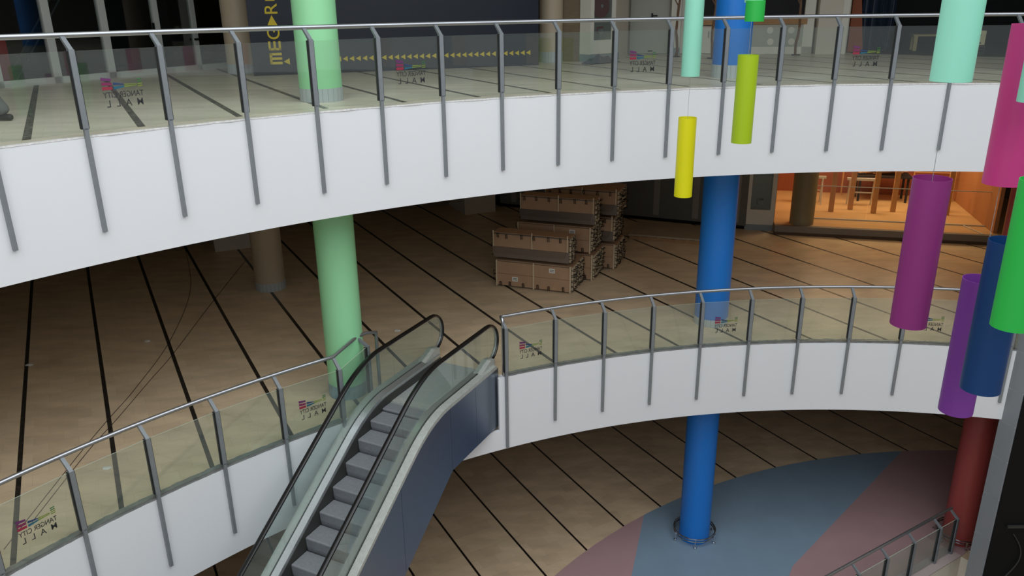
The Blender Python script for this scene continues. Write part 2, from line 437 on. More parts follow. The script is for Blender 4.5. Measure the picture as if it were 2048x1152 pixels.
LOGO_C = []
def lcol(n, c):
    M_[n] = mat(n, c, 0.5); LOGO_C.append(n)
for n, c in (('logo_purple', (96, 40, 92)), ('logo_magenta', (116, 36, 76)), ('logo_crimson', (140, 36, 60)), ('logo_navy', (34, 58, 96)),
             ('logo_teal', (28, 88, 108)), ('logo_lime', (108, 128, 48)), ('logo_green', (50, 100, 54))): lcol(n, c)
def logo(parent, mx):
    """printed sign seen from its back: mirrored lettering"""
    bm = MBn(); T = 0.0015
    def q(pts, mi):
        A = [bm.verts.new(mx @ Vector((x, -T, z))) for x, z in pts]; B = [bm.verts.new(mx @ Vector((x, T, z))) for x, z in pts]
        bm.faces.new(A).material_index = mi; bm.faces.new(B[::-1]).material_index = mi; n = len(A)
        for i in range(n): bm.faces.new((A[i], B[i], B[(i + 1) % n], A[(i + 1) % n])).material_index = mi
    for k, mi in enumerate((0, 1, 2)):                # three slanted bars on the left
        zt = 0.345 - k * 0.052; d = 0.018 - k * 0.008
        q([(-0.225, zt), (-0.115, zt - d), (-0.115, zt - 0.034 - d * .6), (-0.225, zt - 0.036)], mi)
    q([(-0.10, 0.285), (0.02, 0.262), (0.02, 0.250), (-0.10, 0.255)], 3)
    q([(0.02, 0.262), (0.16, 0.256), (0.16, 0.249), (0.02, 0.250)], 5)
    q([(-0.10, 0.238), (0.02, 0.240), (0.02, 0.224), (-0.10, 0.205)], 4)
    q([(0.02, 0.240), (0.16, 0.243), (0.16, 0.236), (0.02, 0.224)], 5)
    for k in range(4):
        z = 0.305 - k * 0.026
        q([(0.172, z + 0.004), (0.225, z + 0.008), (0.225, z - 0.004), (0.172, z - 0.008)], 6 if k < 2 else 5)
    o = obj('logo_print', bm, LOGO_C, parent)
    bm = MBn()
    text_bm(bm, 'TANGER CITY', 0.066, 0.45, mx @ Matrix.Translation((0, 0, 0.115)), mirror=True)
    text_bm(bm, 'M  A  L  L', 0.078, 0.41, mx @ Matrix.Translation((0, 0, 0.012)), mirror=True)
    obj('logo_lettering', bm, 'logotext', parent)
def glass_between(root, A, B, nA, nB, withlogo=False, z0=0.055, z1=0.935, off=-0.058, inset=0.036, gm='glassdusty'):
    a = A + nA * off; b = B + nB * off
    L = (b - a).length; mx = fr((a.x, a.y, a.z), (b.x, b.y))
    dz = b.z - a.z
    bm = MBn()
    x0, x1 = inset, L - inset
    hexa(bm, [mx @ Vector(p) for p in ((x0, -0.006, z0), (x1, -0.006, z0 + dz), (x1, 0.006, z0 + dz), (x0, 0.006, z0),
                                       (x0, -0.006, z1), (x1, -0.006, z1 + dz), (x1, 0.006, z1 + dz), (x0, 0.006, z1))])
    bm.faces.ensure_lookup_table(); bm.faces[1].material_index = 1  # top face gets the painted highlight
    g = obj('glass_panel', bm, (gm, 'edgehighlight'), root)
    if withlogo: logo(g, mx @ Matrix.Translation((L / 2, -0.0095, 0.29)))
    return g
def railing(label, ring, z, a_start, da, n, logos, group=None, cat='railing', first_glass=None):
    root = thing('glass_railing', label, cat, tuple(ring_pt(ring, a_start - da * n / 2, z)), 0, group)
    inv = Matrix.Translation(-root.location)
    pts = []; 
    for i in range(n + 1):
        a = a_start - i * da
        N_ = Vector((cos(a), sin(a), 0)); P = ring_pt(ring, a, z)
        pts.append((P, N_))
    rel = [(P - root.location, N_) for P, N_ in pts]
    for i, (P, N_) in enumerate(rel): post_at(root, P, N_, taillen=1.46 if (i == 0 and a_start == Q0A) else 1.11)
    for i in range(n):
        # left to right as seen from the void
        glass_between(root, rel[i][0], rel[i + 1][0], rel[i][1], rel[i + 1][1], i in logos, gm='glass' if ring is RING2 else 'glassdusty')
    bm = MBn(); path = []
    for i in range(n * 4 + 1):
        a = a_start - da * i / 4; path.append(ring_pt(ring, a, z + TANH, 0.12) - root.location)
    return root, path, rel
R2, path, _ = railing('long curved glass and steel railing edging the upper floor, above the upper white band', RING2, Z2, 2.3853 + 0.0645 * 3, 0.0645, 22, (3, 7, 11, 15))
bm = MBn(); tube(bm, path, 0.031, 12); obj('handrail', bm, 'rail', R2, True)
# middle floor, right of the escalator
RA, path, rel = railing('curved glass railing edging the middle floor, right of the escalator', RING1, Z1, Q0A, 0.0697, 11, (0, 4, 8))
p0 = path[0]; base = E(-0.12, 1.42, 0) - RA.location
pts = [Vector((base.x, base.y, 0)), Vector((base.x, base.y, 0.96))]
for k in range(5):
    t = (k + 1) / 5; th_ = t * PI / 2
    pts.append(Vector((base.x, base.y, 0.96)) + (Vector((p0.x, p0.y, 0)) - Vector((base.x, base.y, 0))) * (1 - cos(th_)) * 0.6 + Vector((0, 0, 0.14 * sin(th_))))
bm = MBn(); tube(bm, pts + path, 0.031, 12); obj('handrail', bm, 'rail', RA, True)
# middle floor, left of the escalator
RB, path, rel = railing('curved glass railing edging the middle floor, left of the escalator', RING1, Z1, 2.5069 + 0.0702 * 6, 0.0702, 10, (5, 9))
r6 = Vector((-2.52, 12.30, Z1)) - RB.location; ra = rel[-1][0]
d6 = (r6 - ra); d6.z = 0; n6 = Vector((-d6.y, d6.x, 0)).normalized()
post_at(RB, r6 , n6, tail=False)
glass_between(RB, ra, r6, n6, n6, False)
e6 = Vector((-2.36, 12.66, Z1)) - RB.location
t6 = r6 + n6 * 0.12
pts = path + [t6 + Vector((0, 0, 1.10)), t6.lerp(e6, 0.5) + Vector((0, 0, 1.10)), Vector((e6.x, e6.y, 1.04)), Vector((e6.x, e6.y, 0.92)), Vector((e6.x, e6.y, 0.0))]
bm = MBn(); tube(bm, pts, 0.031, 12); obj('handrail', bm, 'rail', RB, True)
# ground hall: railing along the stairwell
hx = Vector((2.89, 1.75, 0)).normalized(); hn = Vector((-hx.y, hx.x, 0))
st0 = Vector((9.74, 14.70, 0))
RG = thing('stair_railing', 'straight glass railing along the stairwell opening in the ground floor, by the red column', 'railing', tuple(st0))
ps = [-hx * (0.62 * i if i < 2 else 0.62 + 0.92 * (i - 1)) for i in range(9)]
for p in ps: post_at(RG, p + hn * 0.07, hn, tail=False)
for i in range(8):
    glass_between(RG, ps[i + 1] + hn * 0.07, ps[i] + hn * 0.07, hn, hn)
bm = MBn(); tube(bm, [hx * 0.06 + hn * 0.19 + Vector((0, 0, TANH))] + [p + hn * 0.19 + Vector((0, 0, TANH)) for p in ps], 0.031, 10); obj('handrail', bm, 'rail', RG, True)

# ------------------------------------------------------------------ columns
def column(label, x, y, r, z0, m, bands, top=ZC):
    t = thing('column', label, 'column', (x, y, z0))
    bm = MBn(); cyl(bm, 0, 0, 0, top - z0, r, 64); obj('shaft', bm, m, t, True)
    for zb, h, bmn in bands:
        bm = MBn(); cyl(bm, 0, 0, zb - z0 + 0.001, zb - z0 + h, r + 0.006, 64); obj('tiled_base', bm, bmn, t, True)
    return t
column('pale mint-green round column behind the left end of the escalator', -2.88, 12.47, 0.322, 0.0, 'green', [(Z2, 0.20, 'band'), (Z1, 0.24, 'bandblue')])
column('bright blue round column standing through all three floors', 4.17, 15.48, 0.345, 0.0, 'blue', [(Z2, 0.24, 'band'), (Z1, 0.16, 'band')])
column('dark brick-red round column at the right end of the ground hall, beside the grey tiled pier', 10.22, 15.28, 0.345, 0.0, 'red', [])
column('beige round column nearest the dark shopfront doors, left of the green column', -5.78, 17.98, 0.35, 0.0, 'beige', [(Z2, 0.20, 'band'), (Z1, 0.20, 'band')])
column('slim beige round column at the right end of the navy hoarding', 1.02, 20.22, 0.29, Z2, 'beige', [(Z2, 0.24, 'band')])
def guard(label, x, y, r):
    t = thing('column_guard', label, 'guard rail', (x, y, 0))
    bm = MBn()
    for zz in (0.17, 0.235): tube(bm, [(r * cos(a * PI / 20), r * sin(a * PI / 20), zz) for a in range(40)], 0.016, 8, closed=True)
    obj('ring', bm, 'chrome', t, True)
    for k in range(6):
        a = k * PI / 3 + 0.35
        bm = MBn(); lx, ly = (r + 0.03) * cos(a), (r + 0.03) * sin(a)
        tube(bm, [(lx * 0.99, ly * 0.99, 0.24), (lx, ly, 0.05)], 0.012, 8)
        tube(bm, [(lx, ly, 0.0), (lx, ly, 0.01), (lx, ly, 0.05), (lx, ly, 0.06)], [0.02, 0.035, 0.035, 0.02], 10)
        obj('leg', bm, 'chrome', t, True)
guard('chrome ring rail round the foot of the blue column', 4.17, 15.48, 0.47)
guard('chrome ring rail round the foot of the red column', 10.22, 15.28, 0.47)

# ------------------------------------------------------------------ escalator
DROP = Z1
def prof(s, a, L=1.1, m=0.66):
    """height of an escalator line below its upper level"""
    if s <= a: return 0.0
    if s <= a + L: return -m * (s - a) ** 2 / (2 * L)
    lo = a + L; h0 = -m * L / 2
    send = lo + (DROP - m * L) / m
    if s <= send: return h0 - m * (s - lo)
    if s <= send + L:
        q = send + L - s
        return -DROP + m * q * q / (2 * L)
    return -DROP
SE = 12.6
esc = thing('escalator', 'steel escalator with glass sides and black handrails descending from the middle floor', 'escalator', tuple(EO))
def L_(s, l, z): return -EU * s + EW * l + Vector((0, 0, z))
def sweep(fn_pts, ss, m, name, parent, closed=True, smooth=False):
    bm = MBn(); R_ = []
    for s in ss: R_.append([bm.verts.new(p) for p in fn_pts(s)])
    n = len(R_[0])
    for a, b in zip(R_, R_[1:]):
        for k in range(n if closed else n - 1): bm.faces.new((a[k], b[k], b[(k + 1) % n], a[(k + 1) % n]))
    if closed: bm.faces.new(R_[0]); bm.faces.new(R_[-1][::-1])
    return obj(name, bm, m, parent, smooth)
def frange(a, b, n): return [a + (b - a) * i / n for i in range(n + 1)]
W_ = 1.167
SS = frange(-0.05, SE, 150)
H = lambda s: 0.95 + prof(s, 1.6)
D = lambda s: 0.18 + prof(s, 1.6)
NZ = lambda s: prof(s, 1.85, 0.75)
for side, l0 in ((-1, 0.0), (1, W_)):
    # handrail belt: level run, newel turn at the top, newel turn at the bottom
    path = [L_(0, l0, 0.25)]
    for k in range(1, 13):
        a = -PI / 2 - PI * k / 12
        path.append(L_(0.35 * cos(a) if k < 12 else 0.0, l0, 0.60 + 0.35 * sin(-a if False else a) * 1.0))
    path = [L_(-0.35 * sin(PI * k / 12), l0, 0.60 - 0.35 * cos(PI * k / 12)) for k in range(13)]
    path += [L_(s, l0, H(s)) for s in frange(0.1, SE, 130)]
    path += [L_(SE + 0.35 * sin(PI * k / 12), l0, 0.60 - DROP + 0.35 * cos(PI * k / 12)) for k in range(1, 13)]
    bm = MBn(); n = 10; rings = []
    for i, p in enumerate(path):
        d = (path[min(i + 1, len(path) - 1)] - path[max(i - 1, 0)]).normalized(); t = d.cross(EW).normalized()
        rings.append([bm.verts.new(p + EW * (0.047 * cos(k * 2 * PI / n)) + t * (0.026 * sin(k * 2 * PI / n))) for k in range(n)])
    for a, b in zip(rings, rings[1:]):
        for k in range(n): bm.faces.new((a[k], a[(k + 1) % n], b[(k + 1) % n], b[k]))
    bm.faces.new(rings[0]); bm.faces.new(rings[-1][::-1])
    obj('handrail', bm, 'blackrub', esc, True)
    # metal guide below the belt
    bm = MBn(); rings = []
    for i, p in enumerate(path):
        d = (path[min(i + 1, len(path) - 1)] - path[max(i - 1, 0)]).normalized(); t = d.cross(EW).normalized()
        q = p - t * 0.035 if False else p + t * (0.034 if (t.z < 0) == (i < 0) else 0)
        c_ = p + (L_(0, l0, 0.60) - p).normalized() * 0.03 if i < 13 else (p + Vector((0, 0, -0.032)))
        rings.append([bm.verts.new(c_ + EW * (0.016 * x_) + t * (0.012 * y_)) for x_, y_ in ((-1, -1), (1, -1), (1, 1), (-1, 1))])
    for a, b in zip(rings, rings[1:]):
        for k in range(4): bm.faces.new((a[k], a[(k + 1) % 4], b[(k + 1) % 4], b[k]))
    obj('handrail_guide', bm, 'alu', esc)
    # glass balustrade in panes
    cuts = [0.0, 1.25, 2.75, 4.25, 5.75, 7.25, 8.75, 10.25, 11.5, SE]
    for c0, c1 in zip(cuts, cuts[1:]):
        ss = frange(c0 + 0.006, c1 - 0.006, 12)
        o = sweep(lambda s: [L_(s, l0 - 0.006, D(s) + 0.03), L_(s, l0 + 0.006, D(s) + 0.03), L_(s, l0 + 0.006, H(s) - 0.04), L_(s, l0 - 0.006, H(s) - 0.04)], ss, 'escglass', 'balustrade_glass', esc)
    bm = MBn()      # round glass end at the top newel
    arc = [L_(-0.31 * sin(PI * k / 12), l0, 0.60 - 0.31 * cos(PI * k / 12)) for k in range(13)]
    A = [bm.verts.new(p - EW * 0.006) for p in arc]; B = [bm.verts.new(p + EW * 0.006) for p in arc]
    bm.faces.new(A); bm.faces.new(B[::-1])
    for i in range(12): bm.faces.new((A[i], B[i], B[i + 1], A[i + 1]))
    obj('balustrade_glass', bm, 'escglass', esc)
    i0, i1 = (0.014, 0.125) if side < 0 else (-0.125, -0.014)
    lo, hi = l0 + i0, l0 + i1
    zin = 0.02
    sweep(lambda s: [L_(s, lo, D(s) - 0.05), L_(s, hi, D(s) - 0.05), L_(s, hi, D(s) + (0.015 if side < 0 else 0.03)), L_(s, lo, D(s) + (0.03 if side < 0 else 0.015))], SS, 'alu', 'inner_deck', esc)
    o0, o1 = (-0.15, -0.014) if side < 0 else (0.014, 0.15)
    sweep(lambda s: [L_(s, l0 + o0, D(s) - 0.05), L_(s, l0 + o1, D(s) - 0.05), L_(s, l0 + o1, D(s) + 0.022), L_(s, l0 + o0, D(s) + 0.022)], SS, 'alulight' , 'outer_deck', esc)
    sweep(lambda s: [L_(s, l0 - 0.014, D(s) - 0.02), L_(s, l0 + 0.014, D(s) - 0.02), L_(s, l0 + 0.014, D(s) + 0.028), L_(s, l0 - 0.014, D(s) + 0.028)], SS, 'rubber', 'glass_seal', esc)
    # newel box where the belt dives in
    bm = MBn()
    P = [(-0.10, 0.12), (0.42, 0.17), (0.42, 0.20), (0.05, 0.33), (-0.10, 0.30)]
    A = [bm.verts.new(L_(s, l0 - 0.085, z)) for s, z in P]; B = [bm.verts.new(L_(s, l0 + 0.085, z)) for s, z in P]
    bm.faces.new(A); bm.faces.new(B[::-1])
    for i in range(5): bm.faces.new((A[i], B[i], B[(i + 1) % 5], A[(i + 1) % 5]))
    obj('newel_cap', bm, 'alulight', esc)
    k0 = l0 + (0.125 if side < 0 else -0.137)
    sweep(lambda s: [L_(s, k0, NZ(s) - 0.28), L_(s, k0 + 0.012, NZ(s) - 0.28), L_(s, k0 + 0.012, D(s) - 0.045), L_(s, k0, D(s) - 0.045)], SS, 'skirt', 'skirt_board', esc)
    # outer side cladding, sheets
    Bz = lambda s: max(-1.03 - 0.66 * max(0, s - 1.6), -DROP + 0.005)
    sc = [-0.10, 0.75, 1.6, 3.1, 5.0, 6.9, 8.8, 10.7, SE]
    lo2 = l0 + (-0.15 if side < 0 else 0.138)
    for c0, c1 in zip(sc, sc[1:]):
        ss = frange(c0 + 0.003, c1 - 0.003, 16)
        sweep(lambda s: [L_(s, lo2, Bz(s)), L_(s, lo2 + 0.012, Bz(s)), L_(s, lo2 + 0.012, D(s) - 0.045), L_(s, lo2, D(s) - 0.045)], ss, 'panel', 'side_panel', esc)
Bz = lambda s: max(-1.03 - 0.66 * max(0, s - 1.6), -DROP + 0.005)
sweep(lambda s: [L_(s, -0.14, Bz(s) + 0.01), L_(s, W_ + 0.14, Bz(s) + 0.01), L_(s, W_ + 0.14, Bz(s) + 0.05), L_(s, -0.14, Bz(s) + 0.05)], [-0.1, 1.6, 3, 5, 7, 8.2, SE], 'truss', 'underside', esc)
# landing plate, comb
sw0, sw1 = 0.14, W_ - 0.14
bm = MBn(); 
def ebox(bm, s0, s1, l0, l1, z0, z1):
    hexa(bm, [L_(s0, l0, z0), L_(s1, l0, z0), L_(s1, l1, z0), L_(s0, l1, z0), L_(s0, l0, z1), L_(s1, l0, z1), L_(s1, l1, z1), L_(s0, l1, z1)])
ebox(bm, -0.12, 1.42, sw0 - 0.0, sw1, -0.04, 0.006)
obj('landing_plate', bm, 'comb', esc)
bm = MBn(); ebox(bm, 1.42, 1.58, sw0, sw1, -0.04, 0.004)
for k in range(30):
    l = sw0 + (sw1 - sw0) * (k + 0.5) / 30; ebox(bm, 1.58, 1.63, l - 0.006, l + 0.006, -0.03, -0.002)
obj('comb_plate', bm, 'alulight', esc)
bm = MBn(); ebox(bm, 10.9, SE, sw0, sw1, -DROP - 0.0, -DROP + 0.012); obj('landing_plate', bm, 'comb', esc)
# steps
stp = 0.353
for k in range(0, 26):
    s = 1.85 + stp * k
    z = NZ(s) - 0.005
    zn = NZ(s + stp) - 0.005
    if z < -DROP + 0.05: break
    drop = max(0.04, z - zn) + 0.03
    P = [(s - stp + 0.004, z), (s - 0.02, z), (s - 0.006, z - 0.006), (s, z - 0.02), (s - 0.008, z - drop * 0.6), (s - 0.03, z - drop), (s - stp + 0.004, z - drop)]
    bm = MBn()
    A = [bm.verts.new(L_(a, sw0 + 0.004, b)) for a, b in P]; B = [bm.verts.new(L_(a, sw1 - 0.004, b)) for a, b in P]
    n = len(P); bm.faces.new(A); bm.faces.new(B[::-1])
    for i in range(n): bm.faces.new((A[i], B[i], B[(i + 1) % n], A[(i + 1) % n]))
    st = obj('step', bm, 'stepm', esc)

# ------------------------------------------------------------------ hanging tubes
TCOL = dict(yellow=(212, 208, 8), lime=(152, 180, 20), mint=(138, 206, 182), green=(38, 168, 66), plum=(124, 40, 104), pink=(182, 54, 118), violet=(112, 52, 138), navy=(6, 52, 100))
for k, c in TCOL.items(): M_['tube_' + k] = mat('tube_' + k, c, 0.42, spec=0.45)
def htube(label, x, y, zb, zt, dia, colr, wire_to):
    t = thing('hanging_tube', label, 'hanging tube', (x, y, zb))
    bm = MBn(); r = dia / 2; n = 56; th = 0.0035; V = []
    for i in range(n):
        a = i * 2 * PI / n
        V.append([bm.verts.new((q * cos(a), q * sin(a), z)) for q, z in ((r, 0), (r, zt - zb), (r - th, zt - zb), (r - th, 0))])
    for i in range(n):
        A, B = V[i], V[(i + 1) % n]
        for k in range(4): bm.faces.new((A[k], B[k], B[(k + 1) % 4], A[(k + 1) % 4]))
    obj('shell', bm, 'tube_' + colr, t, True)
    bm = MBn(); tube(bm, [(-r + th, 0, zt - zb - 0.06), (r - th, 0, zt - zb - 0.06)], 0.004, 6); obj('crossbar', bm, 'wire', t)
    bm = MBn(); tube(bm, [(0, 0, zt - zb - 0.06), (0, 0, wire_to - zb)], 0.0022, 5); obj('wire', bm, 'wire', t)
htube('small acid-yellow tube hanging in front of the upper white band', 2.55, 11.54, 9.03, 10.18, .26, 'yellow', 10.72)
htube('slim lime-green tube hanging to the right of and above the yellow tube', 3.04, 10.48, 9.99, 11.1, .26, 'lime', 11.50)
htube('slim mint tube straight above the yellow tube', 2.55, 11.54, 10.755, 11.95, .26, 'mint', 15.9)
htube('short visible end of a mid-green tube straight above the lime tube', 3.22, 10.98, 11.49, 11.75, .247, 'green', 11.85)
htube('pale mint tube end at the top edge, above the small mid-green tube', 3.30, 11.34, 11.722, 12.9, .25, 'mint', 15.9)
htube('wide pale mint tube at the top right, on the wire of the plum tube', 3.00, 5.55, 11.225, 12.4, .262, 'mint', 15.9)
htube('large plum-purple tube in front of the lit orange shop', 3.06, 5.68, 9.385, 10.53, .262, 'plum', 11.24)
htube('large magenta-pink tube at the right edge', 3.69, 5.86, 10.44, 11.58, .277, 'pink', 15.9)
htube('violet tube lowest of the right-hand cluster, half behind the navy tube', 3.68, 5.87, 8.52, 9.68, .262, 'violet', 10.45)
htube('dark navy-blue tube between the violet and bright green tubes', 3.52, 5.37, 8.98, 10.14, .276, 'navy', 11.10)
htube('bright green tube at the right edge, just below the pink tube', 3.325, 4.89, 9.69, 10.68, .25, 'green', 15.9)
htube('sliver of a mint tube at the right edge beside the pink tube', 3.52, 5.37, 11.10, 12.2, .27, 'mint', 15.9)

# ------------------------------------------------------------------ grey tiled pier / black lift shaft on the right
pier = thing('lift_shaft', 'grey tile-clad pier with black glazed front at the right edge', 'lift shaft', (9.70, 13.55, 0))
bm = MBn()
zs = [0.0, 0.20, 1.26, 2.22, 3.09, 3.87, 4.6, 5.391, 6.2, 7.0, 7.9, 8.8]
for z0, z1 in zip(zs, zs[1:]):
    hexa(bm, [Vector(p) for p in ((0.02, 0, z0 + 0.006), (0.5, 0, z0 + 0.006), (0.5, 0.33, z0 + 0.006), (-0.09, 0.33, z0 + 0.006), (0.02, 0, z1 - 0.006), (0.5, 0, z1 - 0.006), (0.5, 0.33, z1 - 0.006), (-0.09, 0.33, z1 - 0.006))])
obj('cladding_tiles', bm, 'piershaft', pier)
bm = MBn(); hexa(bm, [Vector(p) for p in ((0.03, 0.004, 0), (0.49, 0.004, 0), (0.49, 0.326, 0), (-0.082, 0.326, 0), (0.03, 0.004, 8.85), (0.49, 0.004, 8.85), (0.49, 0.326, 8.85), (-0.082, 0.326, 8.85))])
obj('joint_core', bm, 'pale_joint', pier)
bm = MBn(); box(bm, 0.05, 4.2, -0.03, -0.002, 0.0, 8.85); box(bm, 0.5, 4.2, -0.002, 0.33, 0, 8.85); obj('black_glazing', bm, 'black', pier)
bm = MBn(); 
for z in (1.6, 4.1, 6.6): box(bm, 0.3, 4.2, -0.075, -0.03, z, z + 0.05)
obj('glazing_rail', bm, 'skirt', pier)
bm = MBn(); tube(bm, [(0.45 + 0.25 * sin(k * PI / 12), -0.06, 1.45 - 1.1 * k / 12) for k in range(13)], 0.012, 6); obj('loose_cable', bm, 'skirt', pier)

# ------------------------------------------------------------------ ground floor inlays and stair ledge
def arc_pts(c, r, a0, a1, n): return [(c[0] + r * cos(a0 + (a1 - a0) * i / n), c[1] + r * sin(a0 + (a1 - a0) * i / n)) for i in range(n + 1)]
IC = (11.5, 5.0); IR = 14.05
aB = atan2(16.29 - 5, 3.13 - 11.5); aP = atan2(19.04 - 5, 10.68 - 11.5)
def ledge_clip(): pass
bm = MBn(); d1 = Vector((-0.61, -2.15)).normalized()
pl = arc_pts(IC, IR, PI + 0.3, aB, 30)
far = (3.13 + d1.x * 13.2, 16.29 + d1.y * 13.2)
prism(bm, pl + [far], 0.001, 0.006); tag(obj('floor_inlay', bm, 'inlaypink'), 'small dusty-pink floor area left of the blue one, ground hall', 'floor inlay')
hA, hB = hole[0], hole[1]
bm = MBn()
d2 = Vector((-1, -1.02)).normalized(); far2 = (10.68 + d2.x * 6.55, 19.04 + d2.y * 6.55)
hxx = Vector((hx.x, hx.y))
pl = arc_pts(IC, IR, aB, aP, 40)
# the blue wedge narrows toward the stairwell
prism(bm, pl + [far2, (far2[0] - 0.9, far2[1] - 1.6), (3.13 + d1.x * 6, 16.29 + d1.y * 6)], 0.001, 0.006)
tag(obj('floor_inlay', bm, 'inlayblue'), 'large grey-blue floor area around the blue column foot', 'floor inlay')
bm = MBn(); pl = arc_pts(IC, IR, aP, 0.9, 24)
prism(bm, pl + [(15.5, 15.6), (hA.x + 0.4, hA.y + 0.3), (hA.x, hA.y), (hA.x - hxx.x * 8.6, hA.y - hxx.y * 8.6), (far2[0] - 0.9, far2[1] - 1.6), far2], 0.001, 0.006)
tag(obj('floor_inlay', bm, 'inlaypink'), 'large dusty-pink floor area between the blue one and the stair railing', 'floor inlay')
M_['ledge'] = mat('pale_ledge_stone', (176, 160, 158), 0.6)
bm = MBn(); box(bm, -9.0, 0.0, -0.0, 0.36, 0.0, 0.03, mx=fr((hA.x, hA.y, 0), ang=atan2(hx.y, hx.x)))
struct('trim_8', bm, 'ledge')

# ------------------------------------------------------------------ middle floor: back walls
def wallseg(name, A, B, z0, z1, m, t=0.15, kind='structure'):
    bm = MBn(); L = sqrt((B[0] - A[0]) ** 2 + (B[1] - A[1]) ** 2)
    box(bm, 0, L, 0, t, z0, z1, mx=fr((A[0], A[1], 0), (B[0], B[1])))
    return struct(name, bm, m)
ZS = Z2 - FH
wallseg('wall_left', (XL + .1, -8), (XL + .1, YB), 0, ZC, 'outer', -0.2)
wallseg('wall_back', (XL, YB - 0.2), (XR, YB - 0.2), 0, ZC, 'outer')
wallseg('wall_right', (XR - .1, -8), (XR - .1, YB), 0, ZC, 'outer', 0.2)
A, B = (-0.36, 25.73), (6.86, 22.5)
LW = sqrt((B[0] - A[0]) ** 2 + (B[1] - A[1]) ** 2); MX = fr((A[0], A[1], 0), B)
w = wallseg('wall_back', A, B, Z1 + 0.12, ZS, 'drywall')
bm = MBn()
for x in frange(0.5, LW - 0.3, 6): box(bm, x - 0.09, x + 0.09, -0.004, -0.0005, Z1 + 0.2, ZS, mx=MX)
obj('joint_compound', bm, 'joint', w)
wallseg('baseboard_back', (A[0], A[1] + 0.1), (B[0], B[1] + 0.1), Z1, Z1 + 0.12, 'black')  # no skirting: set-back black strip paints the dark recess below the wallboard
wallseg('wall_back', (-2.6, 29.5), (-0.36, 25.73), Z1, ZS, 'black')
# two square off-white piers
def sq_pier(label, x, y, ang, w, d):
    bm = MBn(); box(bm, 0, w, 0, d, 0, ZS - Z1); o = obj('square_pier', bm, 'pierwhite', loc=(x, y, Z1)); o.rotation_euler = (0, 0, ang)
    return tag(o, label, 'pier')
sq_pier('square off-white pier at the back, left of the stacked crates', -1.47, 24.67, 0.40, 1.05, 1.6)
sq_pier('square off-white pier standing behind the beige column on the middle floor', -8.15, 20.95, 0.42, 1.25, 1.3)

# fire-hose cabinets
def hose_cabinet(label, A, ang, w, d, z, h, wb, wt, reel=True):
    t = thing('fire_hose_cabinet', label, 'fire cabinet', (A[0], A[1], z), ang)
    fw = 0.12
    bm = MBn()
    box(bm, 0, w, 0.02, d, 0.0, 0.18)
    obj('plinth', bm, 'bluegrey', t)
    bm = MBn()
    box(bm, 0, w, 0, d, 0.18, wb); box(bm, 0, fw, 0, d, wb, wt); box(bm, w - fw, w, 0, d, wb, wt); box(bm, 0, w, 0, d, wt, h)
    box(bm, fw, w - fw, d - 0.03, d, wb, wt)
    obj('body', bm, 'whitepaint', t)
    bm = MBn(); box(bm, fw, w - fw, 0.02, 0.03, wb, wt); obj('glass_door', bm, 'smoke', t)
    if reel:
        zc = min(wt - 0.28, 1.27)
        bm = MBn(); tube(bm, [(w / 2, 0.06, zc), (w / 2, 0.16, zc)], 0.27, 32); obj('hose_reel', bm, 'redreel', t, True)
        bm = MBn(); tube(bm, [(w / 2, 0.04, zc), (w / 2, 0.06, zc)], 0.04, 16); obj('reel_hub', bm, 'white', t, True)
    bm = MBn(); tube(bm, [(w / 2 + 0.02, 0.08, wb + 0.18), (w / 2 + 0.02, 0.12, wb + 0.18)], 0.075, 20); obj('pressure_gauge', bm, 'white', t, True)
    bm = MBn(); tube(bm, [(w / 2 - 0.1, 0.1, wb + 0.30), (w / 2 - 0.1, 0.1, wb + 0.15), (w / 2 + 0.02, 0.1, wb + 0.15)], 0.015, 8)
    box(bm, w / 2 - 0.06, w / 2 + 0.08, 0.07, 0.12, wb + 0.26, wb + 0.31)
    obj('valve', bm, 'redreel' if reel else 'black', t, True)
    return t
a1 = atan2(20.6 - 19.75, 2.9 - 1.94)
hose_cabinet('tall white fire-hose cabinet with red reel, upper floor, right of the slim beige column', (1.94, 19.78), a1, 0.88, 0.35, Z2, 3.5, 0.50, 1.9)
hose_cabinet('tall off-white cabinet with black glass door at the left of the lit shop', (6.84, 22.52), -0.22, 0.80, 0.45, Z1, 3.5, 0.62, 2.05, reel=False)

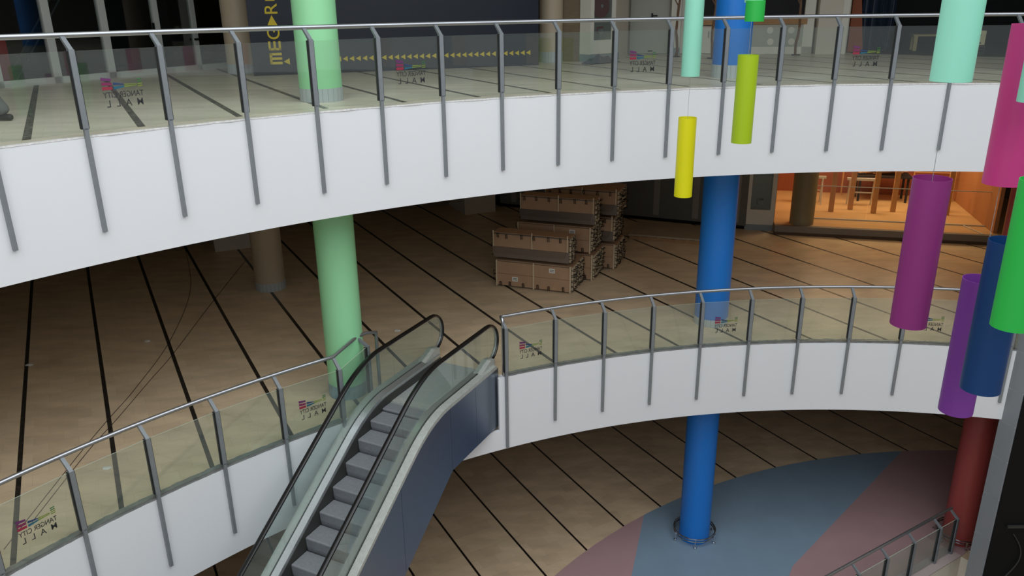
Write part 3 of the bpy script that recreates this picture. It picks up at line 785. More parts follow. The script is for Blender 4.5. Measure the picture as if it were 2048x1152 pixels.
# crates ------------------------------------------------------------
wv = Vector((0.938, -0.348, 0)); dv = Vector((0.348, 0.938, 0))
cang = atan2(wv.y, wv.x)
def crate(kind, loc, label, seed, Dp=0.98):
    rnd = random.Random(seed)
    t = thing('crate', label, 'crate', tuple(loc), cang, 'crates stacked on the middle floor')
    Wd, Hh = 1.93, 0.62; NY = int(Dp / 0.108)
    bm = MBn(); box(bm, 0.05, Wd - 0.05, 0.03, Dp, 0.02, Hh - 0.02); obj('bundle_core', bm, 'wrap' if kind else 'frameend', t)
    lw = 0.022
    if kind == 0:
        for z0, z1 in ((0.02, 0.305), (0.312, 0.60)):
            bm = MBn(); box(bm, 0.05, Wd - 0.05, -0.012, 0.03, z0, z1); obj('front_board', bm, 'cardboard', t)
        for (x, z) in ((1.36, 0.44), (0.45, 0.14)):
            bm = MBn(); box(bm, x, x + 0.14, -0.016, -0.012, z, z + 0.11); lb = obj('paper_label', bm, 'paper', t)
            bm = MBn()
            for q in range(2): box(bm, x + 0.02, x + 0.12, -0.0175, -0.016, z + 0.03 + q * 0.035, z + 0.045 + q * 0.035)
            obj('print', bm, 'ink', lb)
        for x in (0.05, 0.97, 1.86):
            bm = MBn(); box(bm, x, x + 0.03, -0.04, -0.012, -0.0, Hh + 0.02); obj('batten', bm, 'slat', t)
    else:
        bm = MBn(); hexa(bm, [Vector(p) for p in ((0.05, -0.03, 0.30), (Wd - 0.05, -0.03, 0.30), (Wd - 0.05, 0.05, 0.30), (0.05, 0.05, 0.30), (0.05, 0.035, 0.60), (Wd - 0.05, 0.035, 0.60), (Wd - 0.05, 0.06, 0.60), (0.05, 0.06, 0.60))])
        obj('front_board', bm, 'cardboard', t)
        bm = MBn(); hexa(bm, [Vector(p) for p in ((0.02, 0.06, 0.02), (Wd - 0.2, 0.06, 0.02), (Wd - 0.2, 0.09, 0.02), (0.02, 0.09, 0.02), (0.02, -0.03, 0.295), (Wd - 0.1, -0.03, 0.295), (Wd - 0.1, 0.05, 0.295), (0.02, 0.05, 0.295))])
        obj('wrapped_board', bm, 'wrap', t)
        for x in (0.05, 1.0, 1.85):
            bm = MBn(); box(bm, x, x + 0.025, -0.045, -0.03, 0.30, Hh + 0.07); obj('batten', bm, 'slat', t)
    bm = MBn(); box(bm, 0.03, Wd - 0.03, 0.06, Dp, Hh - 0.02, Hh); obj('top_board', bm, 'cardboard', t)
    # clips on the front
    for x in (0.12, 0.4, 0.72, 1.05, 1.38, 1.7):
        zz = (0.53 if kind else 0.04) + rnd.uniform(-.01, .01); x += rnd.uniform(-.04, .04)
        bm = MBn(); tube(bm, [(x, -0.03, zz - 0.02), (x, -0.05, zz + 0.08), (x + 0.035, -0.05, zz + 0.08), (x + 0.035, -0.03, zz - 0.02)], 0.010, 5); obj('clip', bm, 'clip', t)
    # black wire hooks bristling from both ends
    for side, xe in (('l', 0.05), ('r', Wd - 0.05)):
        bm = MBn(); sg = -1 if side == 'l' else 1
        for iy in range(NY):
            for iz in range(5):
                y = 0.06 + iy * 0.108 + rnd.uniform(-.02, .02); z = 0.03 + iz * 0.118 + rnd.uniform(-.015, .015)
                o_ = 0.04 + rnd.random() * 0.05
                if rnd.random() < 0.5: P = [(xe, y, z), (xe + sg * o_, y, z), (xe + sg * o_, y, z + 0.09), (xe, y, z + 0.09)]
                else: P = [(xe, y, z + 0.03), (xe + sg * o_, y, z + 0.03), (xe + sg * o_, y + 0.09, z + 0.04), (xe, y + 0.09, z + 0.04)]
                tube(bm, P, 0.0085, 4)
        obj('wire_hooks', bm, 'clip', t)['kind'] = 'stuff'
        bm = MBn()
        for q in range(int((Dp - 0.1) / 0.14) + 1):
            y = 0.08 + q * 0.14; box(bm, min(xe, xe + sg * 0.03), max(xe, xe + sg * 0.03), y, y + 0.035, 0.02, Hh - 0.03)
        obj('end_slats', bm, 'slat', t)
    return t
base = Vector((-0.41, 17.90, Z1))
names = [('bottom', 'second'), ('bottom', 'middle', 'top'), ('bottom', 'middle', 'top')]
rown = ['nearest', 'second', 'rearmost']
sd = 1
lab = {(0, 0): 'bottom crate of the nearest row, two white paper labels on its boards', (0, 1): 'upper crate of the nearest row, brown board over grey wrapping',
       (1, 0): 'bottom crate of the middle row, only its wire-hook end showing', (1, 1): 'crate halfway up the middle row, plain brown front board', (1, 2): 'topmost crate of the middle row, grey wrapped front',
       (2, 0): 'bottom crate of the rearmost row, only its wire-hook end showing', (2, 1): 'crate halfway up the rearmost row, mostly hidden', (2, 2): 'topmost crate of the rearmost row, pale board on top'}
for r in range(3):
    for k in range(2 if r == 0 else 3):
        off = base + dv * (1.02 * r) + wv * (0.24 * r + (0.0, -0.06, 0.02)[k]) + Vector((0, 0, 0.03 + k * 0.675))
        if r == 2: off = off + wv * 0.06
        crate(0 if (r, k) in ((0, 0), (1, 0), (2, 0), (1, 1)) else 1, off, lab[(r, k)], sd, 0.46 if (r, k) in ((0, 1), (1, 2)) else 0.98); sd += 1
# pallet with a board on top
pl = thing('pallet', 'low wooden pallet with sheet boards lying on it, right of the crates', 'pallet', (3.35, 21.72, Z1), atan2(-0.68, 1.92))
for q in range(3):
    bm = MBn(); box(bm, 0, 1.95, q * 0.62, q * 0.62 + 0.1, 0, 0.09); obj('runner', bm, 'wood', pl)
for q in range(8):
    bm = MBn(); box(bm, q * 0.262, q * 0.262 + 0.12, -0.02, 1.36, 0.09, 0.11); obj('deck_board', bm, 'wood', pl)
bm = MBn(); box(bm, -0.03, 2.02, -0.03, 1.38, 0.11, 0.16); obj('sheet_boards', bm, 'sheet', pl)

# lit shop ----------------------------------------------------------
SA, SB = Vector((7.55, 21.98, 0)), Vector((13.1, 20.62, 0)); sx_ = (SB - SA).normalized(); sa = atan2(sx_.y, sx_.x); SL = (SB - SA).length
SM = fr((SA.x, SA.y, Z1), ang=sa)
bm = MBn(); box(bm, 0, SL + 6, 0.02, 0.2, 0, 0.09, mx=SM); struct('baseboard_back', bm, 'brownbase')
bm = MBn(); box(bm, 0, SL + 6, 0, 0.16, 0.09, 0.27, mx=SM); struct('trim_9', bm, 'curb')
bm = MBn(); box(bm, 0, SL + 6, 0.16, 4.8, 0.05, 0.268, mx=SM); struct('floor', bm, 'warmfloor')
bm = MBn(); box(bm, -0.1, 0.0, 0.45, 4.85, 0, ZS - Z1, mx=SM); struct('wall_left', bm, 'warmwall')
bm = MBn(); box(bm, -0.1, SL + 0.1, 4.66, 4.8, 0.27, ZS - Z1, mx=SM); struct('wall_back', bm, 'redwall')
bm = MBn(); box(bm, SL + 0.0, SL + 0.1, 0.3, 4.66, 0.27, ZS - Z1, mx=SM); struct('wall_right', bm, 'warmwall')
bm = MBn(); cyl(bm, 0, 0, 0, ZS - Z1 - 0.27, 0.33, 40); v = SM @ Vector((0.75, 0.42, 0.27)); tag(obj('round_column', bm, 'olive', loc=v, smooth=True), 'olive-grey round column at the left inside the lit shop', 'column')
# shop glazing
sg = thing('window', 'shop', 'window', tuple(SM @ Vector((1.0, 1.0, 0.27))), sa)
del sg['label'], sg['category']; sg.name = 'window_1'; sg['kind'] = 'structure'
for i in range(3):
    x0 = i * 1.58
    bm = MBn(); box(bm, x0 + 0.01, x0 + 1.57, 0, 0.012, 0.02, 3.2); obj('pane', bm, 'warmglass', sg)
bm = MBn(); box(bm, 0, 4.74, -0.03, -0.01, 0.98, 1.0); box(bm, 0, 4.74, -0.02, 0.03, 0, 0.03); obj('glazing_bar', bm, 'frame', sg)
# things in the shop
def prop_at(x, y, z=0.27): return SM @ Vector((x, y, z))
sites = [(1.75, 2.0), (2.35, 2.35), (2.95, 2.0), (3.55, 2.3), (5.0, 2.2)]
labs = ['timber prop nearest the olive column in the lit shop', 'timber prop second from the olive column in the lit shop', 'timber prop just left of the lumber table in the lit shop',
        'timber prop right beside the plum tube in the lit shop', 'timber prop at the far right of the lit shop']
for (x, y), lb in zip(sites, labs):
    bm = MBn(); box(bm, -0.07, 0.07, -0.05, 0.05, 0, 3.2); o = obj('timber_prop', bm, 'timber', loc=prop_at(x, y)); o.rotation_euler = (0, 0, sa); tag(o, lb, 'prop', 'timber props in the lit shop')
def trestle(x, y, lb):
    t = thing('trestle', lb, 'trestle', tuple(prop_at(x, y)), sa, 'metal trestles in the lit shop')
    for sx in (-0.35, 0.35):
        for sy in (-0.2, 0.2):
            bm = MBn(); tube(bm, [(sx, sy, 0), (sx, sy * 0.3, 0.8)], 0.02, 6); obj('leg', bm, 'frame', t)
    bm = MBn(); box(bm, -0.45, 0.45, -0.06, 0.06, 0.8, 0.87); obj('beam', bm, 'frame', t)
    bm = MBn(); box(bm, -0.35, 0.35, -0.015, 0.015, 0.4, 0.44); obj('cross_brace', bm, 'frame', t)
trestle(1.2, 3.0, 'metal trestle by the olive column, lit shop'); trestle(2.7, 2.9, 'metal trestle below the lumber, lit shop'); trestle(4.65, 2.6, 'metal trestle at the right end of the lit shop')
def scaffold(x, y, lb):
    t = thing('scaffold_frame', lb, 'scaffold', tuple(prop_at(x, y)), sa)
    for sx in (-0.6, 0.6):
        bm = MBn(); tube(bm, [(sx, 0, 0), (sx, 0, 2.6)], 0.025, 8); obj('upright', bm, 'timber', t)
    for p in ([(-0.6, 0, 1.0), (0.6, 0, 2.0)], [(0.6, 0, 1.0), (-0.6, 0, 2.0)]):
        bm = MBn(); tube(bm, p, 0.02, 8); obj('brace', bm, 'timber', t)
    for z in (0.9, 2.1):
        bm = MBn(); tube(bm, [(-0.6, 0, z), (0.6, 0, z)], 0.02, 8); obj('rung', bm, 'timber', t)
scaffold(1.75, 4.3, 'cross-braced scaffold frame at the left of the lit shop'); scaffold(5.0, 4.0, 'cross-braced scaffold frame at the right of the lit shop')
t = thing('work_table', 'work table piled with loose timber in the lit shop', 'table', tuple(prop_at(3.45, 3.85)), sa)
bm = MBn(); box(bm, -0.8, 0.8, -0.4, 0.4, 0.78, 0.83); obj('tabletop', bm, 'darkroom', t)
for sx in (-0.7, 0.7):
    for sy in (-0.3, 0.3):
        bm = MBn(); box(bm, sx - 0.03, sx + 0.03, sy - 0.03, sy + 0.03, 0, 0.78); obj('leg', bm, 'darkroom', t)
rnd = random.Random(5)
for k in range(12):
    bm = MBn(); box(bm, -0.6, 0.6, -0.04, 0.04, 0, 0.03)
    o = obj('loose_plank', bm, 'timber', loc=prop_at(3.45 + rnd.uniform(-.25, .25), 3.85 + rnd.uniform(-.25, .25), 0.27 + 0.835 + 0.034 * k)); o.rotation_euler = (0, 0, sa + rnd.uniform(-.5, .5))
    tag(o, 'loose timber plank heaped on the work table in the lit shop', 'plank', 'timber heaped on the work table')
bm = MBn(); tube(bm, [(0, 0, 0), (0.02, -0.5, 0.005), (0.05, -0.9, 0.0)], 0.012, 6); tag(obj('timber_strip', bm, 'white', loc=prop_at(5.15, 0.95, 0.285)), 'pale strip lying on the lit shop floor near the front kerb', 'strip')

# cables and scraps on the middle floor
def cable(pts, label):
    bm = MBn(); P = []
    pts = [Vector((x, y, Z1 + 0.007)) for x, y in pts]
    for i in range(len(pts) - 1):
        a = pts[max(i - 1, 0)]; b = pts[i]; c = pts[i + 1]; d = pts[min(i + 2, len(pts) - 1)]
        for k in range(8):
            t = k / 8
            P.append(0.5 * ((2 * b) + (c - a) * t + (2 * a - 5 * b + 4 * c - d) * t * t + (3 * b - a - 3 * c + d) * t ** 3))
    P.append(pts[-1]); tube(bm, P, 0.005, 5); tag(obj('cable', bm, 'cable', smooth=True), label, 'cable')
cable([(-9.06, 21.19), (-7.7, 17.94), (-6.96, 14.92), (-6.71, 12.76), (-6.66, 11.62), (-6.6, 10.61), (-6.45, 8.84), (-6.4, 8.28)], 'thin dark cable curving over the middle floor past the second dark strip')
cable([(-7.07, 20.19), (-6.86, 17.1), (-6.62, 14.17), (-6.58, 13.04), (-6.52, 11.6), (-6.5, 10.6), (-6.36, 8.84)], 'thin dark cable starting at the foot of the beige column')
for i, (x, y, lb) in enumerate([(-2.38, 15.18, 'crumpled white scrap on the floor behind the escalator head'), (-5.98, 10.11, 'pale scrap on the floor behind the left railing'),
                            (-9.17, 13.73, 'tiny white scrap far left on the middle floor'), (-7.39, 14.8, 'small white scrap left of the crossing cables')]):
    bm = MBn(); bmesh.ops.create_icosphere(bm, subdivisions=2, radius=0.05)
    for v_ in bm.verts: v_.co.x *= 1.3 + rnd.uniform(-.3, .3); v_.co.z = max(v_.co.z * 0.4, -0.012) + 0.012; v_.co.y *= 0.9 + rnd.uniform(-.3, .3)
    tag(obj('paper_scrap', bm, 'white', loc=(x, y, Z1)), lb, 'scrap')

# ------------------------------------------------------------------ upper floor: shopfront, hoarding, walls
# dark glazed shopfront at the left
wA, wB = (-9.4, 15.1), (-7.1, 18.95); WM = fr((wA[0], wA[1], Z2), wB); wang = atan2(wB[1] - wA[1], wB[0] - wA[0])
win = thing('window_2', '', '', (wA[0], wA[1], Z2), wang); del win['label'], win['category']; win['kind'] = 'structure'
for x0, x1 in ((-4.5, -2.2), (-2.2, -0.02), (-0.02, 1.1), (1.1, 2.26), (2.26, 3.5), (3.5, 4.45), (4.45, 5.7)):
    bm = MBn(); w0 = 0.085 if x1 < 3.6 else 0.06
    box(bm, x0, x0 + w0, -0.04, 0.06, 0, 3.3); box(bm, x1 - w0 + 0.01, x1, -0.04, 0.06, 0, 3.3); box(bm, x0, x1, -0.04, 0.06, 0, 0.12); box(bm, x0, x1, -0.04, 0.06, 2.3, 2.42); box(bm, x0, x1, -0.04, 0.06, 3.3, 3.5)
    f_ = obj('window_frame', bm, 'frame', win)
    bm = MBn(); box(bm, x0 + w0, x1 - w0, 0.0, 0.012, 0.12, 3.3); obj('pane', bm, 'shopglass', f_)
bm = MBn(); box(bm, 3.36, 3.40, -0.075, -0.04, 0.9, 1.06); obj('lock', bm, 'black', win)
bm = MBn(); box(bm, 4.38, 4.5, -0.09, -0.05, 0.82, 0.86); box(bm, 4.38, 4.5, -0.09, -0.05, 0.66, 0.70); obj('door_handle', bm, 'black', win)
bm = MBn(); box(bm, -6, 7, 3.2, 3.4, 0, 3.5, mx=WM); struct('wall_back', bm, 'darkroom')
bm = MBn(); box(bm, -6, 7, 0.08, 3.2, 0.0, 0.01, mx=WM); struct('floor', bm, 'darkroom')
# red crate-like display and diagonal ladder behind the glass
bm = MBn(); box(bm, -0.35, 0.35, -0.2, 0.2, 0, 0.85); o = obj('display_unit', bm, 'redreel', loc=WM @ Vector((0.35, 1.0, 0.01))); o.rotation_euler = (0, 0, wang); tag(o, 'dark red unit behind the left shopfront pane', 'display unit')
t = thing('step_ladder', 'ladder leaning inside the dark shopfront', 'ladder', tuple(WM @ Vector((0.8, 0.9, 0.01))), wang)
for y in (0, 0.35):
    bm = MBn(); tube(bm, [(0, y, 0.02), (1.4, y, 1.8)], 0.02, 6); obj('stile', bm, 'truss', t)
for k in range(6):
    q = 0.1 + k * 0.15; bm = MBn(); tube(bm, [(1.4 * q, 0, 1.8 * q), (1.4 * q, 0.35, 1.8 * q)], 0.015, 6); obj('rung', bm, 'truss', t)

# navy hoarding
hA_, hB_ = (-5.30, 17.07), (0.69, 19.16); hang = atan2(hB_[1] - hA_[1], hB_[0] - hA_[0])
ho = thing('hoarding', 'long navy hoarding panel with yellow lettering and a row of yellow triangles', 'hoarding', (hA_[0], hA_[1], Z2), hang)
bm = MBn(); box(bm, 0, 6.34, 0, 0.12, 0, 3.5); obj('board', bm, 'navy', ho)
def tri(bm, x, z, r, direction='l'):
    if direction == 'l': P = [(x - r, z), (x + r, z + r * 1.05), (x + r, z - r * 1.05)]
    else: P = [(x, z + r), (x + r, z - r), (x - r, z - r)]
    A = [bm.verts.new((a, -0.004, b)) for a, b in P]; B = [bm.verts.new((a, 0.0, b)) for a, b in P]
    bm.faces.new(A); bm.faces.new(B[::-1])
    for i in range(3): bm.faces.new((A[i], B[i], B[(i + 1) % 3], A[(i + 1) % 3]))
bm = MBn()
tri(bm, 0.68, 0.27, 0.062)
for k in range(40):
    x = 0.92 + k * 0.1395
    if x < 6.22: tri(bm, x, 0.285, 0.052)
obj('arrow_row', bm, 'yellow', ho)
bm = MBn(); xc = 0.47; W2 = 0.25
def lt(cx, z0, z1, ch):
    h = z1 - z0
    if ch == 'M':
        box(bm, xc - W2 / 2, xc - W2 / 2 + 0.05, -0.004, 0, z0, z1)
        for k in range(3): zz = z0 + k * (h - 0.05) / 2; box(bm, xc - W2 / 2, xc + W2 / 2, -0.004, 0, zz, zz + 0.05)
    elif ch == 'E':
        box(bm, xc - W2 / 2, xc + W2 / 2, -0.004, 0, z0, z0 + 0.045)
        for k in range(3): xx = xc - W2 / 2 + k * (W2 - 0.045) / 2; box(bm, xx, xx + 0.045, -0.004, 0, z0, z1)
    elif ch == 'A': tri(bm, xc, (z0 + z1) / 2, 0.098, 'u')
    else:
        mxx = Matrix.Translation((xc, -0.002, (z0 + z1) / 2)) @ Matrix.Rotation(-PI / 2, 4, 'Y') @ Matrix.Translation((0, 0, -W2 / 2))
        text_bm(bm, ch, W2, h, mxx, depth=0.003)
zc = 0.21
for ch, a, b in (('M', 0.22, 0.45), ('E', 0.50, 0.68), ('G', 0.72, 0.94), ('A', 1.0, 1.19), ('R', 1.22, 1.42), ('A', 1.47, 1.66), ('M', 1.72, 1.95), ('A', 2.0, 2.19)): lt(0, a, b, ch)
obj('lettering', bm, 'yellow', ho)
wallseg('wall_back', (-6.4, 20.6), (1.3, 22.6), Z2, ZC, 'darkroom')

wallseg('wall_back', (1.25, 20.3), (1.98, 19.95), Z2, ZC, 'brownwall')
# light pillar and recess with grey door
wallseg('wall_back', (2.62, 20.44), (3.10, 21.75), Z2, ZC, 'pierwhite', 0.35)
bm = MBn(); box(bm, 0, 0.40, -0.02, 0.0, 0, 0.16, mx=fr((2.60, 20.40, Z2), (3.10, 21.75))); struct('baseboard_back', bm, 'bluegrey')
DA = (4.4, 22.5); dang = atan2(21.85 - 22.5, 8.89 - 4.4); DM = fr((DA[0], DA[1], Z2), ang=dang)
def dbox(bm, x0, x1, y0, y1, z0, z1): box(bm, x0, x1, y0, y1, z0, z1, mx=DM)
bm = MBn(); dbox(bm, -1.6, 4.6, 0.2, 0.35, 0, 3.5); struct('wall_back', bm, 'pierwhite')
d = thing('door_1', '', '', tuple(DM @ Vector((-1.12, 0.1, 0))), dang); del d['label'], d['category']; d['kind'] = 'structure'
bm = MBn(); box(bm, 0, 1.04, 0, 0.06, 0.01, 2.3); obj('leaf', bm, 'greydoor', d)
bm = MBn(); box(bm, 0.56, 0.72, -0.07, -0.045, 0.98, 1.01); box(bm, 0.56, 0.60, -0.045, 0, 0.92, 1.06); obj('door_handle', bm, 'black', d)
bm = MBn(); box(bm, 0.5, 0.63, -0.02, 0, 0.07, 0.09); obj('door_stop', bm, 'black', d)
bm = MBn(); dbox(bm, -0.04, 0.22, -0.12, 0.2, 0, 3.5); struct('trim_10', bm, 'whitepaint')
bm = MBn(); dbox(bm, -0.05, 0.23, -0.13, -0.12, 0, 0.17); struct('baseboard_front', bm, 'bluegrey')
d = thing('door_2', '', '', tuple(DM @ Vector((0.24, 0.12, 0))), dang); del d['label'], d['category']; d['kind'] = 'structure'
bm = MBn(); box(bm, 0, 0.95, 0, 0.06, 0.01, 0.72); box(bm, 0.0, 0.50, 0, 0.06, 0.72, 2.3); obj('leaf', bm, 'whitepaint', d)
bm = MBn(); box(bm, 0.50, 0.95, 0.0, 0.04, 0.98, 2.3); obj('dark_pane', bm, 'darkroom', d)
bm = MBn(); box(bm, 0.74, 0.76, -0.04, -0.0, 0.42, 0.58); obj('door_handle', bm, 'steel', d)
# counter kiosk
k = thing('counter_kiosk', 'grey counter with wooden top, upper floor, right of the blue column', 'counter', tuple(DM @ Vector((0.76, 0, 0))), dang)
bm = MBn(); box(bm, 0.0, 2.72, -0.06, 0.12, 0.75, 0.93); obj('wooden_top', bm, 'orange' if False else 'wood', k)
bm = MBn(); box(bm, 0.5, 2.70, -0.02, 0.08, 0.0, 0.75); obj('front_panel', bm, 'greydoor', k)
bm = MBn(); box(bm, 0.5, 2.9, -0.04, -0.02, 0.0, 0.18); box(bm, 2.64, 2.9, -0.04, 0.1, 0.0, 2.5); obj('white_frame', bm, 'whitepaint', k)
for (x, z) in ((1.8, 0.60), (1.83, 0.31), (2.34, 0.60), (2.37, 0.31)):
    bm = MBn(); tube(bm, [(x, -0.03, z), (x, -0.02, z)], 0.085, 20); obj('pale_disc', bm, 'whitepaint', k)
bm = MBn(); box(bm, 0.9, 2.65, 0.06, 0.1, 0.93, 2.4); obj('dark_opening', bm, 'darkroom', k)
bm = MBn(); box(bm, 0.95, 1.55, 0.03, 0.06, 0.93, 2.4); obj('grey_shutter', bm, 'truss', k)
tp = thing('square_column', 'brownish square column with pale edge, right of the wooden-topped counter', 'column', tuple(DM @ Vector((3.72, -0.25, 0))), dang)
bm = MBn(); box(bm, 0, 0.58, 0, 0.4, 0, 3.5); obj('shaft', bm, 'pierwhite', tp)
bm = MBn(); box(bm, 0.58, 0.74, -0.01, 0.42, 0, 3.5); obj('pale_edge', bm, 'whitepaint', tp)
# dark open shop at the upper right
DW = DM @ Vector((4.46, 0.0, 0))
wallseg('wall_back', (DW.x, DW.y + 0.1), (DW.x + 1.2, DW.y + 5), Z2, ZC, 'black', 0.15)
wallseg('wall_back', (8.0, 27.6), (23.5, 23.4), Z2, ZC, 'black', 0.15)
bm = MBn(); prism(bm, [(9.1, 21.8), (11.2, 20.15), (15.4, 17.9), (23, 17), (23, 24), (9.6, 27.5)], Z2 + 0.001, Z2 + 0.008); M_['darkfloor'] = mat('dark_shop_floor', (72, 70, 64), 0.7, noise=0.3, nscale=4); struct('floor', bm, 'darkfloor')
bm = MBn()
hexa(bm, [Vector(p) for p in ((0, 0, 0), (0.42, 0, 0), (0.42, 0.05, 0), (0, 0.05, 0), (0.16, 0.4, 1.55), (0.36, 0.4, 1.55), (0.36, 0.45, 1.55), (0.16, 0.45, 1.55))])
tag(obj('orange_board', bm, 'orange', loc=(9.12, 22.3, Z2 + 0.01)), 'orange board leaning inside the dark shop, upper right', 'board')
def cloth(name, m, label, cat, loc, w, d, h, seed, ang=0):
    rnd = random.Random(seed); bm = MBn(); n = 18; G_ = []
    for i in range(n + 1):
        row = []
        for j in range(n + 1):
            u, v = i / n - .5, j / n - .5
            hh = h * max(0, 1 - (abs(u) * 2) ** 2) * max(0, 1 - (abs(v) * 2) ** 2) * (0.7 + 0.3 * sin(u * 17 + seed) * cos(v * 11)) + 0.01
            row.append(bm.verts.new((u * w * (1 + 0.1 * sin(v * 9)), v * d * (1 + 0.12 * cos(u * 13)), hh + rnd.uniform(0, .02))))
        G_.append(row)
    for i in range(n):
        for j in range(n): bm.faces.new((G_[i][j], G_[i + 1][j], G_[i + 1][j + 1], G_[i][j + 1]))
    o = obj(name, bm, m, loc=loc); o.rotation_euler = (0, 0, ang); tag(o, label, cat)
    return o
# hanging blue sheet: draped folds
bm = MBn(); n = 40; top = []
for i in range(n + 1):
    u = i / n; x = u * 0.95; y = 0.07 * sin(u * 21) + 0.03 * sin(u * 47)
    top.append([bm.verts.new((x + (0.12 * (0.5 - u) if z == 0 else 0), y + dy, z)) for z in (0.0, 0.9, 2.3) for dy in (0, 0.012)])
for a, b in zip(top, top[1:]):
    for p, q in ((0, 2), (2, 4), (1, 3), (3, 5)): bm.faces.new((a[p], b[p], b[q], a[q]))
tag(obj('hanging_sheet', bm, 'tarp', loc=(9.62, 22.85, Z2 + 0.01)), 'dark blue sheet hanging in the dark shop beside the orange board', 'sheet')
t = thing('work_table', 'rough low wooden table in the dark shop, upper right', 'table', (11.45, 22.6, Z2 + 0.008), -0.3)
bm = MBn(); box(bm, -0.45, 0.45, -0.3, 0.3, 0.38, 0.42); obj('tabletop', bm, 'tablewood', t)
for sx in (-0.38, 0.38):
    for sy in (-0.24, 0.24):
        bm = MBn(); box(bm, sx - 0.045, sx + 0.045, sy - 0.045, sy + 0.045, 0, 0.38); obj('leg', bm, 'tablewood', t)
t = thing('black_crate', 'low black plastic crate on the floor of the dark shop', 'crate', (11.75, 20.9, Z2 + 0.008), -0.3)
bm = MBn(); box(bm, -0.22, 0.22, -0.17, 0.17, 0, 0.02)
for k_ in range(3):
    z = 0.03 + k_ * 0.07
    box(bm, -0.22, 0.22, -0.17, -0.155, z, z + 0.04); box(bm, -0.22, 0.22, 0.155, 0.17, z, z + 0.04); box(bm, -0.22, -0.205, -0.17, 0.17, z, z + 0.04); box(bm, 0.205, 0.22, -0.17, 0.17, z, z + 0.04)
for sx in (-0.21, 0.19):
    for sy in (-0.165, 0.145): box(bm, sx, sx + 0.02, sy, sy + 0.02, 0, 0.22)
obj('slatted_body', bm, 'skirt', t)
t = thing('cream_box', 'cream box with dark marks standing on the black crate', 'box', (11.75, 20.9, Z2 + 0.235), -0.3)
bm = MBn(); box(bm, -0.19, 0.19, -0.14, 0.14, 0, 0.34); obj('body', bm, 'cream', t)
bm = MBn()
for (x, z) in ((-0.10, 0.06), (0.08, 0.05), (-0.05, 0.16), (0.06, 0.24)): tube(bm, [(x, -0.146, z), (x, -0.14, z)], 0.025, 10)
obj('dark_marks', bm, 'ink', t)
cloth('plastic_sheet', 'greytarp', 'crumpled grey plastic sheet on the floor in front of the fire-hose cabinet', 'sheet', (2.15, 19.45, Z2), 1.0, 0.35, 0.2, 3, a1)
# bare saplings
def sapling(label, x, y, h, seed):
    rnd = random.Random(seed); t = thing('bare_sapling', label, 'sapling', (x, y, Z2), 0, 'bare saplings along the upper walls')
    bm = MBn(); P = []; r = []
    for k in range(18):
        z = h * k / 17; P.append((0.025 * sin(z * 5 + seed) + rnd.uniform(-.01, .01), 0.02 * cos(z * 4 + seed), z)); r.append(0.036 - 0.014 * k / 17 + rnd.uniform(-.003, .004))
    tube(bm, P, r, 8); obj('trunk', bm, 'bark', t, True)
    for s in (-1, 1):
        bm = MBn(); b = P[9 + s]; tube(bm, [b, (b[0] + s * 0.15, b[1], b[2] + 0.25), (b[0] + s * 0.35, b[1] + 0.05, b[2] + 0.6), (b[0] + s * 0.42, b[1], b[2] + 1.2)], [0.018, 0.014, 0.011, 0.006], 6); obj('branch', bm, 'bark', t, True)
    bm = MBn(); cyl(bm, 0, 0, 0, 0.02, 0.11, 20); obj('base_plate', bm, 'truss', t)
sapling('thin bare sapling left of the slim mint tube', 4.32, 21.4, 2.6, 1)
sapling('thin bare sapling just left of the blue column, by the white door', 5.05, 20.6, 2.6, 2)
sapling('thin bare sapling in front of the grey counter', 7.45, 21.45, 2.6, 4)

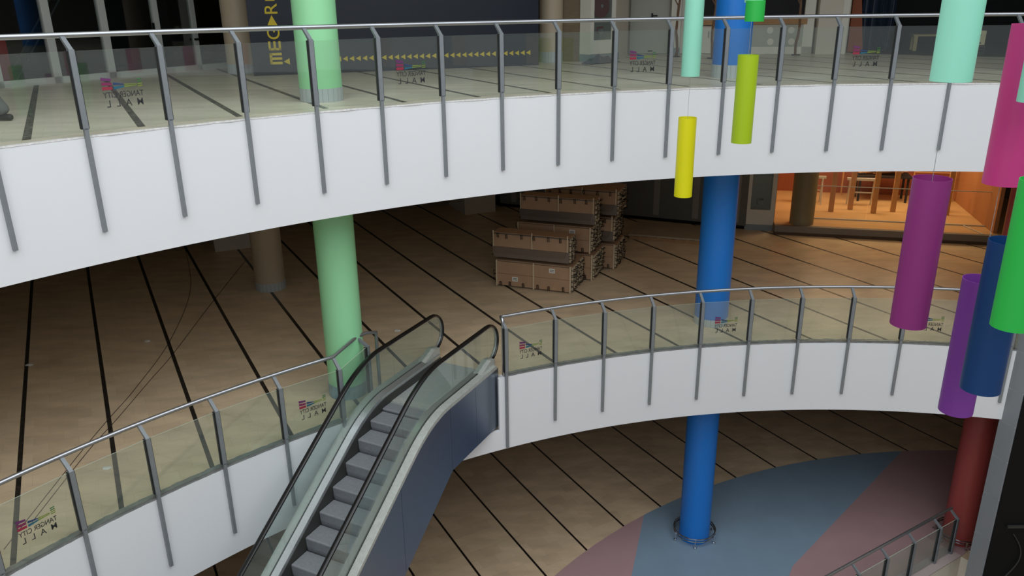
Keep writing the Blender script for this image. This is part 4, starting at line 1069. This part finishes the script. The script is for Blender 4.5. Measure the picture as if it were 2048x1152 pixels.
# ------------------------------------------------------------------ person walking out of frame at the far left (upper floor)
def person(loc, ang):
    t = thing('person', 'person in grey trousers and dark shoes walking at the left edge of the upper floor', 'person', loc, ang)
    def skin(name, verts, edges, radii, m, root=0, sub=2):
        me = bpy.data.meshes.new(name); me.from_pydata([Vector(v) for v in verts], edges, []); me.update()
        o = bpy.data.objects.new(name, me); C.objects.link(o)
        md = o.modifiers.new('s', 'SKIN'); md.use_smooth_shade = True
        for i, sv in enumerate(me.skin_vertices[0].data):
            rr = radii[i]; sv.radius = rr if isinstance(rr, tuple) else (rr, rr); sv.use_root = (i == root)
        s2 = o.modifiers.new('d', 'SUBSURF'); s2.levels = sub; s2.render_levels = sub
        me.materials.append(M_[m]); o.parent = t
        return o
    # walks toward +x (local); body
    V = [(0, 0, .95), (0, 0, 1.12), (0, 0, 1.32), (0.01, 0, 1.47), (0.03, 0, 1.55), (0.05, 0, 1.64), (0.055, 0, 1.73)]
    Ed = [(0, 1), (1, 2), (2, 3), (3, 4), (4, 5), (5, 6)]; Rr = [(.15, .12), (.14, .11), (.17, .12), (.11, .09), .055, (.085, .10), (.07, .08)]
    for s in (-1, 1):
        b = len(V)
        V += [(0.01, s * .19, 1.43), (-.02 * s, s * .23, 1.15), (.12 * -s + .03, s * .22, .92), (.15 * -s + .05, s * .21, .86)]
        Ed += [(3, b), (b, b + 1), (b + 1, b + 2), (b + 2, b + 3)]; Rr += [.055, .045, .035, .03]
        # five fingers
        for f in range(5):
            c = len(V); fx = .15 * -s + .05 + (f - 2) * .017
            if f == 4: V += [(fx + .03, s * .20, .84), (fx + .045, s * .195, .81)]
            else: V += [(fx, s * .208, .80), (fx + .006, s * .20, .77 - .006 * (2 - abs(f - 1)))]
            Ed += [(b + 3, c), (c, c + 1)]; Rr += [.010, .008]
    legs = {1: [(0.02, .09, .88), (0.22, .09, .52), (0.36, .09, .12)], -1: [(-0.02, -.09, .88), (-.10, -.09, .50), (-.42, -.09, .16)]}
    for s in (1, -1):
        b = len(V); V += legs[s]; Ed += [(0, b), (b, b + 1), (b + 1, b + 2)]; Rr += [.08, .05, .03]
    skin('body', V, Ed, Rr, 'skin')
    # trousers: wide grey cloth over hips and legs down to the shoe
    V = [(0, 0, 1.02), (0, 0, .93)]; Ed = [(0, 1)]; Rr = [(.165, .135), (.175, .14)]
    ends = {1: [(0.03, .09, .82), (0.22, .09, .52), (0.30, .09, .32), (0.36, .09, .08)], -1: [(-0.02, -.09, .82), (-.10, -.09, .50), (-.26, -.09, .30), (-.40, -.09, .08)]}
    for s in (1, -1):
        b = len(V); V += ends[s]; Ed += [(1, b), (b, b + 1), (b + 1, b + 2), (b + 2, b + 3)]; Rr += [.115, .09, .085, .095]
    skin('trousers', V, Ed, Rr, 'trouser')
    V = [(0, 0, 1.0), (0, 0, 1.15), (0, 0, 1.33), (0.01, 0, 1.46)]; Ed = [(0, 1), (1, 2), (2, 3)]; Rr = [(.175, .14), (.165, .13), (.19, .135), (.12, .10)]
    for s in (-1, 1):
        b = len(V); V += [(0.01, s * .20, 1.43), (-.02 * s, s * .235, 1.20)]; Ed += [(3, b), (b, b + 1)]; Rr += [.075, .062]
    skin('shirt', V, Ed, Rr, 'shirt')
    skin('hair', [(0.03, 0, 1.70), (0.045, 0, 1.79)], [(0, 1)], [(.075, .085), (.06, .07)], 'hair')
    for s, (x, z, pitch) in ((1, (0.36, 0.04, 0)), (-1, (-.40, 0.05, 0))):
        skin('shoe', [(x - .08, s * .09, .045), (x + .03, s * .09, .05), (x + .14, s * .09, .04), (x + .19, s * .09, .035)], [(0, 1), (1, 2), (2, 3)], [(.045, .045), (.05, .045), (.045, .035), (.03, .025)], 'shoe')
    bm = MBn(); tube(bm, [(0.135, 0, 1.645), (0.165, 0, 1.63)], [.014, .010], 8)
    tube(bm, [(0.125, -.03, 1.60), (0.135, 0, 1.598), (0.125, .03, 1.60)], .006, 6)
    for s in (-1, 1): tube(bm, [(0.118, s * .032, 1.665), (0.134, s * .032, 1.665)], [.012, .008], 8)
    for s in (-1, 1): tube(bm, [(0.05, s * .095, 1.66), (0.055, s * .102, 1.63)], [.022, .015], 8)
    obj('face_features', bm, 'skin', t, True)
person((-6.98, 10.50, Z2), PI * 0.98)

# ------------------------------------------------------------------ lights
def area(name, loc, rot, sx, sy, power, col=(1, 1, 1)):
    l = bpy.data.lights.new(name, 'AREA'); l.shape = 'RECTANGLE'; l.size = sx; l.size_y = sy; l.energy = power; l.color = col
    o = bpy.data.objects.new(name, l); C.objects.link(o); o.location = loc; o.rotation_euler = rot
    return o
area('skylight', (2.5, 1.0, 16.3), (0, 0, 0), 19, 20, 3200, (0.95, 0.98, 1.0))
area('atrium_daylight', (-11.0, -11, 15.0), (math.radians(64), 0, math.radians(-32)), 20, 8, 480, (0.97, 0.99, 1.0))
# warm lamps inside the lit shop
for x, y in ((2.0, 2.4), (4.4, 2.6)):
    p = SM @ Vector((x, y, 3.35)); area('shop_lamp', tuple(p), (0, 0, 0), 1.6, 1.0, 76, (1.0, 0.72, 0.40))
p = SM @ Vector((3.0, 0.62, 3.4)); area('shop_lamp', tuple(p), (0, 0, 0), 3.5, 0.3, 15, (1.0, 0.72, 0.40))
w = bpy.data.worlds.new('World'); S.world = w; w.use_nodes = True
bg = w.node_tree.nodes['Background']; bg.inputs[0].default_value = (0.80, 0.88, 1.0, 1); bg.inputs[1].default_value = 0.30

# ------------------------------------------------------------------ camera
cam = bpy.data.cameras.new('camera'); co = bpy.data.objects.new('camera', cam); C.objects.link(co)
f_px = 1589.427; cam.sensor_width = 36; cam.sensor_fit = 'HORIZONTAL'; cam.lens = f_px / 2048 * 36; cam.clip_end = 200
pt, rl = 0.345226, 0.012686
fwd = Vector((0, cos(pt), -sin(pt))); rt = Vector((1, 0, 0)); dn = fwd.cross(rt)
c_, s_ = cos(rl), sin(rl)
X = rt * c_ + dn * s_; Yd = -rt * s_ + dn * c_
Mx = Matrix(((X.x, -Yd.x, -fwd.x, 0), (X.y, -Yd.y, -fwd.y, 0), (X.z, -Yd.z, -fwd.z, 11.7654), (0, 0, 0, 1)))
co.matrix_world = Mx
S.camera = co
S.view_settings.view_transform = 'Standard'; S.view_settings.look = 'None'; S.view_settings.gamma = 1; S.view_settings.use_curve_mapping = False
S.view_settings.exposure = -0.1
